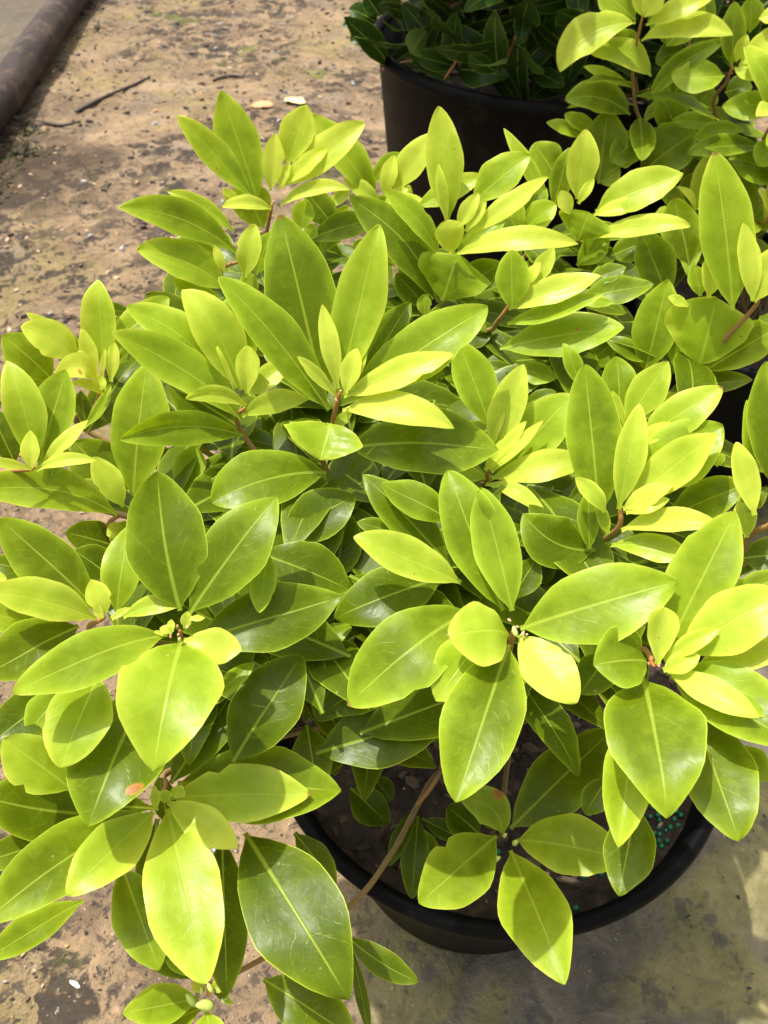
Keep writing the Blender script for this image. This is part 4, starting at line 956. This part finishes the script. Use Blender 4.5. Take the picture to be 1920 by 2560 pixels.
tops = [Vector(s[1][0]) for s in SHOOTS if s[0] == 'main']
rf = random.Random(77); cnt = 0
org = roots['main'].location
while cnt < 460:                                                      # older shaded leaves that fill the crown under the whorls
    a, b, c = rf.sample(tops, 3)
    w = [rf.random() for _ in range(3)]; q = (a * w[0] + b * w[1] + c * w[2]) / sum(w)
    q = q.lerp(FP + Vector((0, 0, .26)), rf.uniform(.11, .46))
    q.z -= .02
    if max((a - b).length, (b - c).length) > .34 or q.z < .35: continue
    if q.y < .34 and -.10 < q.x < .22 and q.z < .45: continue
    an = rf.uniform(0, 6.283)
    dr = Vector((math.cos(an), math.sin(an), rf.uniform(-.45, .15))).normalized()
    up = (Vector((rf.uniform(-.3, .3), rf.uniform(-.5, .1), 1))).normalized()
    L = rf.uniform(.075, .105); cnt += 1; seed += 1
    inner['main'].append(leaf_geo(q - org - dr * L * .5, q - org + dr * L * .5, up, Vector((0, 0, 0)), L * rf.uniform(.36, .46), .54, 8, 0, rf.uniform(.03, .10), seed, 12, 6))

def random_shoot(plant, tip, dirv, nl, rs, agef, Lr):
    root = roots[plant]; org = root.location
    tip = tip - org
    foot = Vector((rs.uniform(-1, 1), rs.uniform(-1, 1), 0)) * PR[plant]; foot.z = -.01
    path = spline([tip, tip - dirv * .09, (tip - dirv * .16).lerp(foot, .5), foot], 7)
    v, f, uv = tube_geo(path, .0017, .0045, 6)
    shoot = link('shoot', to_mesh('shoot', v, f, uv, uv, STEM), root)
    a1 = dirv.cross(Vector((.2, .3, .9))).normalized(); a2 = dirv.cross(a1)
    for i in range(nl):
        fr = i / nl
        a = i * 2.4 + rs.uniform(-.3, .3)
        q = path[min(len(path) - 1, int(fr * 9))]
        out = (a1 * math.cos(a) + a2 * math.sin(a))
        dr = (out * (.55 + .6 * fr) + dirv * (.85 - .8 * fr) + Vector((0, 0, -.25 * fr))).normalized()
        up = dirv - dr * dr.dot(dirv)
        L = rs.uniform(*Lr) * (.6 + .4 * min(1, fr * 2.5))
        if plant == 'rear':
            w = org + q + dr * L; rad = math.hypot(w.x - BP.x, w.y - BP.y)
            if (w.z < .525 and rad > .275) or w.z < .455: continue
        global seed
        seed += 1
        g = leaf_geo(Vector((0, 0, 0)), dr * L, up.normalized(), Vector((0, 0, 0)), L * rs.uniform(.30, .40), rs.uniform(.5, .6), 10, rs.uniform(-15, 15), rs.uniform(.02, .12), seed, 14, 6)
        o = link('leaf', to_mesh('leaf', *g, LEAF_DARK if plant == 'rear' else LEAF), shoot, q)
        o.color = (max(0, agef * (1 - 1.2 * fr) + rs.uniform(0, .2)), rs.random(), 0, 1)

rs = random.Random(5)
for i in range(34):                                                  # the dark shrub: leafy shoots over the whole of its pot
    if i >= 24:
        random_shoot('rear', Vector((BP.x + (i - 28.5) * .055, BP.y - rs.uniform(.14, .24), rs.uniform(.47, .54))), Vector((rs.uniform(-.4, .4), -.6, .3)).normalized(), 10, rs, .25, (.09, .125)); continue
    a = -math.pi / 2 + (i % 12 - 5.5) * .30 + rs.uniform(-.1, .1)
    ring = rs.uniform(.24, .30) if i < 12 else .24
    hz = .50 + .07 * rs.random() if i < 12 else .62 + .08 * rs.random()
    tip = Vector((BP.x + math.cos(a) * ring, BP.y + math.sin(a) * ring, hz))
    random_shoot('rear', tip, Vector((math.cos(a) * .8, math.sin(a) * .8, .35 if i >= 12 else -.45)).normalized(), 12, rs, .35, (.08, .125))
crown = []
org = roots['rear'].location
for i in range(900):                                                  # the rest of its crown, above the frame, which shades the lower leaves
    a = rs.uniform(0, 6.283); r = .40 * math.sqrt(rs.random()); z = rs.uniform(.58, 1.15)
    r *= math.sin(math.pi * min(1, max(.08, (z - .40) / 1.0))) ** .5
    q = BP + Vector((r * math.cos(a), r * math.sin(a), z)) - org
    if z > .66 and q.x > .06: continue
    if z < .72 and q.y < -.12 or q.y < -.33: continue
    dr = Vector((math.cos(a) + rs.uniform(-1, 1), math.sin(a) + rs.uniform(-1, 1), rs.uniform(-.6, .5))).normalized()
    L = rs.uniform(.08, .12); seed += 1
    crown.append(leaf_geo(q, q + dr * L, Vector((rs.uniform(-.5, .5), rs.uniform(-.5, .5), 1)), Vector((0, 0, 0)), L * .36, .54, 8, 0, .06, seed, 10, 4))
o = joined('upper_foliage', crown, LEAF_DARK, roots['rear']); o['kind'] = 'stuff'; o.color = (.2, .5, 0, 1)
for i in range(20):                                                   # the right shrub beyond the frame's edge
    a = rs.uniform(-2.2, 1.0)
    tip = Vector((.47 + .20 * math.cos(a), 1.06 + .14 * math.sin(a), rs.uniform(.42, .62)))
    random_shoot('right', tip, Vector((math.cos(a) * .5, math.sin(a) * .5, .8)).normalized(), 12, rs, .95, (.07, .10))
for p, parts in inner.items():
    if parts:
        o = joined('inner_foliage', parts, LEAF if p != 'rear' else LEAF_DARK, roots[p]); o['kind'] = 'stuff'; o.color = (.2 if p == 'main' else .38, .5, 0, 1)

# buds in the hearts of the whorls
bm = bmesh.new(); bmesh.ops.create_icosphere(bm, subdivisions=2, radius=1)
for v in bm.verts:
    v.co *= 1 + .16 * noise.noise(v.co * 1.4); v.co.x *= .82; v.co.y *= .82; v.co.z *= 1.2 + .5 * (v.co.z > 0) * max(0, v.co.z)
bud_me = bpy.data.meshes.new('bud'); bm.to_mesh(bud_me); bm.free()
bud_me.polygons.foreach_set('use_smooth', [True] * len(bud_me.polygons)); bud_me.materials.append(BUD)
for i, x, y, z, r, c in BUDS:
    s = shoots[int(i)]
    o = link('bud', bud_me, s, Vector((x, y, z)) - s.parent.location)
    o.scale = (r * .8, r * .8, r * .9); o.rotation_euler = (random.uniform(-1, 1), random.uniform(-1, 1), 0); o.color = (c, 0, 0, 1)

# ------------------------------------------------------------------ green fertilizer pellets on the soil of the front pot
PEL = flat_material('green_pellet', (.010, .17, .085), .35, .5, .3)
bm = bmesh.new(); bmesh.ops.create_icosphere(bm, subdivisions=2, radius=.0023)
pm = bpy.data.meshes.new('fertilizer_pellet'); bm.to_mesh(pm); bm.free()
pm.polygons.foreach_set('use_smooth', [True] * len(pm.polygons)); pm.materials.append(PEL)
rp = random.Random(3); spots = []
cl = [((.222, .268), .017, 60), ((.206, .244), .013, 42), ((.236, .284), .012, 24), ((.196, .285), .03, 14), ((.14, .25), .05, 22), ((.09, .23), .03, 10)]
for (cx, cy), s, n in cl:
    k = 0
    while k < n:
        x, y = rp.gauss(cx, s * .62), rp.gauss(cy, s * .62)
        k += 1
        if math.hypot(x - FP.x, y - FP.y) > .178: continue
        if any((x - a) ** 2 + (y - b) ** 2 < .0040 ** 2 for a, b in spots): continue
        spots.append((x, y))
def soil_z(x, y, loc=FP + Vector((0, 0, .248))):
    p = Vector((x - FP.x, y - FP.y, 0))
    return loc.z + .005 * noise.noise(p * 30 + loc) + .003 * noise.noise(p * 90)
for x, y in spots:
    o = link('fertilizer_pellet', pm, None, (x, y, soil_z(x, y) + rp.uniform(.0004, .0018)))
    o.scale = [rp.uniform(.72, 1.12)] * 3; o.scale[2] *= rp.uniform(.85, 1.05)
    tag(o, 'small round green fertilizer pellet on the dark soil of the front pot', 'fertilizer pellet', 'green pellets on the front pot soil')

# bark chips on the soil: uncountable litter
def chips(name, n, place, size, mats, seedv):
    r = random.Random(seedv); V, F, MI = [], [], []
    for _ in range(n):
        x, y, z = place(r)
        L = r.uniform(*size) * (.5 + r.random() ** 2 * 1.2); w = L * r.uniform(.25, .7); t = L * r.uniform(.10, .28)
        a = r.uniform(0, 6.28); M = Matrix.Rotation(a, 3, 'Z') @ Matrix.Rotation(r.uniform(-.35, .35), 3, 'X') @ Matrix.Rotation(r.uniform(-.3, .3), 3, 'Y')
        o = len(V); nn = 6
        for zz, s in ((-t * .5, 1.), (t * .5, .72)):
            for j in range(nn):
                an = 6.283 * j / nn
                V.append(Vector((x, y, z)) + M @ Vector((math.cos(an) * L / 2 * s * r.uniform(.7, 1.15), math.sin(an) * w / 2 * s * r.uniform(.7, 1.15), zz + t * .25)))
        F.append(tuple(o + nn + j for j in range(nn))); mi = r.choices(range(len(mats)), [m[1] for m in mats])[0]; MI.append(mi)
        for j in range(nn):
            F.append((o + j, o + (j + 1) % nn, o + nn + (j + 1) % nn, o + nn + j)); MI.append(mi)
    me = bpy.data.meshes.new(name); me.from_pydata([tuple(v) for v in V], [], F)
    for m in mats: me.materials.append(m[0])
    me.polygons.foreach_set('material_index', MI); me.update()
    o = link(name, me); o['kind'] = 'stuff'
    return o
C_DARK = flat_material('dark_bark', (.040, .030, .024)); C_MID = flat_material('brown_bark', (.13, .085, .055)); C_TAN = flat_material('tan_crumb', (.38, .27, .17)); C_GREY = flat_material('grey_grit', (.30, .29, .28)); C_ORANGE = flat_material('orange_crumb', (.45, .22, .10))
def on_soil(r):
    while True:
        x, y = r.uniform(-.18, .18), r.uniform(-.18, .18)
        if math.hypot(x, y) < .178: return x + FP.x, y + FP.y, soil_z(x + FP.x, y + FP.y)
chips('bark_chips', 700, on_soil, (.006, .018), [(C_DARK, 4), (C_MID, 3), (C_TAN, .5)], 21)
def on_ground(r):
    while True:
        y = .08 + 3.6 * r.random() ** 1.6
        if y < .8: continue
        x = r.uniform(-1.12, .42 if y < 1 else .1)
        if math.hypot(x - FP.x, y - FP.y) < .19: continue
        if x > -.05 and y < 1 and r.random() < .75: continue
        return x, y, ground_z(x, y) + .0015
chips('ground_litter', 2600, on_ground, (.004, .020), [(C_DARK, 5), (C_MID, 3), (C_TAN, 3), (C_GREY, .8), (C_ORANGE, .5)], 22)

def near_ground(r):
    while True:
        x, y = r.uniform(-.55, .60), r.uniform(.02, .60)
        if math.hypot(x - FP.x, y - FP.y) < .17: continue
        if x > -.03 and r.random() < .7: continue
        return x, y, ground_z(x, y) + .0016
chips('ground_grit', 3200, near_ground, (.0012, .0050), [(C_DARK, 5), (C_MID, 4), (C_TAN, 4), (C_GREY, .5), (C_ORANGE, 1)], 23)

# ------------------------------------------------------------------ pole lying at the upper left
def pole_material():
    N = NT('weathered_pole')
    tc = N.n('ShaderNodeTexCoord'); mp = N.n('ShaderNodeMapping'); N.t.links.new(tc.outputs['Object'], mp.inputs[0]); mp.inputs['Scale'].default_value = (1, .18, 1)
    a = N.noise(mp.outputs[0], 26, 5, .6); b = N.noise(tc.outputs['Object'], 7, 4, .6); g = N.noise(tc.outputs['Object'], 70, 4, .6)
    c = N.ramp(a, [(.3, (.026, .019, .017)), (.6, (.052, .038, .033)), (.8, (.085, .06, .047))])
    c = N.mix(N.math('MULTIPLY', N.step(b, .60, .70), .6), c, (.16, .105, .065))
    sp = N.math('MULTIPLY', N.step(g, .66, .72), .55)
    c = N.mix(sp, c, (.26, .16, .085))
    dirt = N.math('MULTIPLY', N.step(N.noise(tc.outputs['Object'], 16, 5, .7), .50, .66), .6)
    c = N.mix(dirt, c, (.11, .082, .055))
    return N.done(N.bsdf(c, .7, .10, N.bump(N.math('ADD', a, N.math('MULTIPLY', g, .4)), .4, .006)).outputs[0])
p0, p1 = Vector((-1.015, 1.15, .048)), Vector((-1.24, 5.1, .048))
pp = [p0.lerp(p1, i / 40) + Vector((.006 * math.sin(i * .5), 0, .003 * math.sin(i * .8))) for i in range(41)]
v, f, uv = tube_geo([q - p0 for q in pp], .053, .050, 28, False)
pole = link('pole', to_mesh('pole', v, f, uv, uv, pole_material()), None, p0)
tag(pole, 'thick grey-brown weathered pole lying on the ground at the upper left', 'pole')

# ------------------------------------------------------------------ small single things on the ground
def ground_leaf(x, y, ang, L, W, label, mat):
    d = Vector((math.cos(ang), math.sin(ang), .05))
    g = leaf_geo(Vector((0, 0, 0)), d * L, Vector((0, 0, 1)), Vector((0, 0, 0)), W, .5, -12, 10, .10, int(L * 9999))
    o = link('fallen_leaf', to_mesh('fallen_leaf', *g, mat), None, (x, y, ground_z(x, y) + .004))
    tag(o, label, 'fallen leaf'); return o
DRY_O = flat_material('dry_orange_leaf', (.56, .25, .12), .6, .2, .2, 60); DRY_Y = flat_material('dry_cream_leaf', (.62, .52, .25), .6, .2, .2, 60)
ground_leaf(-.395, 2.53, .1, .070, .052, 'dry orange fallen leaf on the ground left of the back pot', DRY_O)
ground_leaf(-.30, 2.60, -.6, .085, .050, 'cream yellow fallen leaf on the ground beside the dry orange leaf', DRY_Y)
TW = flat_material('dark_twig', (.055, .038, .028))
def twig(pts, r, label):
    P = [Vector((x, y, ground_z(x, y) + r * .8)) for x, y in pts]
    v, f, uv = tube_geo([q - P[0] for q in spline(P, 6)], r, r * .5, 7)
    tag(link('twig', to_mesh('twig', v, f, uv, uv, TW), None, P[0]), label, 'twig')
twig([(-.90, 2.50), (-.84, 2.62), (-.78, 2.72), (-.74, 2.79)], .006, 'long dark twig slanting across the sandy ground right of the pole')
twig([(-.97, 2.42), (-.91, 2.39), (-.86, 2.41)], .006, 'short dark twig lying level below the long slanting twig')
twig([(-.54, 2.77), (-.49, 2.80), (-.44, 2.78)], .006, 'short stout dark twig on pale ground above the leftmost bright leaves')
WH = flat_material('white_fragment', (.80, .80, .78), .5, .3, .05)
bm = bmesh.new(); bmesh.ops.create_icosphere(bm, subdivisions=2, radius=1)
for v in bm.verts:
    v.co *= 1 + .25 * noise.noise(v.co * 1.7); v.co = Vector((v.co.x * .0078, v.co.y * .0022, v.co.z * .0014))
wm = bpy.data.meshes.new('white_fragment'); bm.to_mesh(wm); bm.free(); wm.materials.append(WH)
o = link('white_fragment', wm, None, (-.308, .229, ground_z(-.308, .229) + .001)); o.rotation_euler = (0, 0, -.45)
tag(o, 'small white elongated fragment on the sandy ground at the lower left', 'fragment')
# moss cushions beside the pole
def moss(x, y, R, n, sd):
    r = random.Random(sd); V, F = [], []
    for _ in range(n):
        a = r.uniform(0, 6.28); d = R * math.sqrt(r.random()) * (.6 + .4 * math.sin(a * 3 + sd))
        px, py = x + d * math.cos(a), y + d * math.sin(a) * 1.3; pz = ground_z(px, py) - .002
        h = r.uniform(.003, .009); t = Vector((r.uniform(-1, 1), r.uniform(-1, 1), 0)) * h * .7; w = r.uniform(.002, .004); o = len(V)
        s = Vector((math.cos(a * 7), math.sin(a * 7), 0)) * w
        V += [Vector((px, py, pz)) - s, Vector((px, py, pz)) + s, Vector((px, py, pz + h)) + t]
        F.append((o, o + 1, o + 2))
    return V, F
V, F = [], []
for a in ((-.97, 2.22, .12, 800, 1), (-.99, 2.36, .06, 260, 2), (-1.02, 3.28, .10, 260, 3), (-.97, 2.05, .08, 220, 4), (-.42, 2.40, .06, 260, 5), (-.14, 1.9, .10, 500, 6)):
    v, f = moss(*a); o = len(V); V += v; F += [tuple(i + o for i in q) for q in f]
me = bpy.data.meshes.new('moss'); me.from_pydata([tuple(v) for v in V], [], F); me.materials.append(flat_material('moss_green', (.045, .075, .014), .8, .2, .5, 40))
o = link('moss', me); o['kind'] = 'stuff'
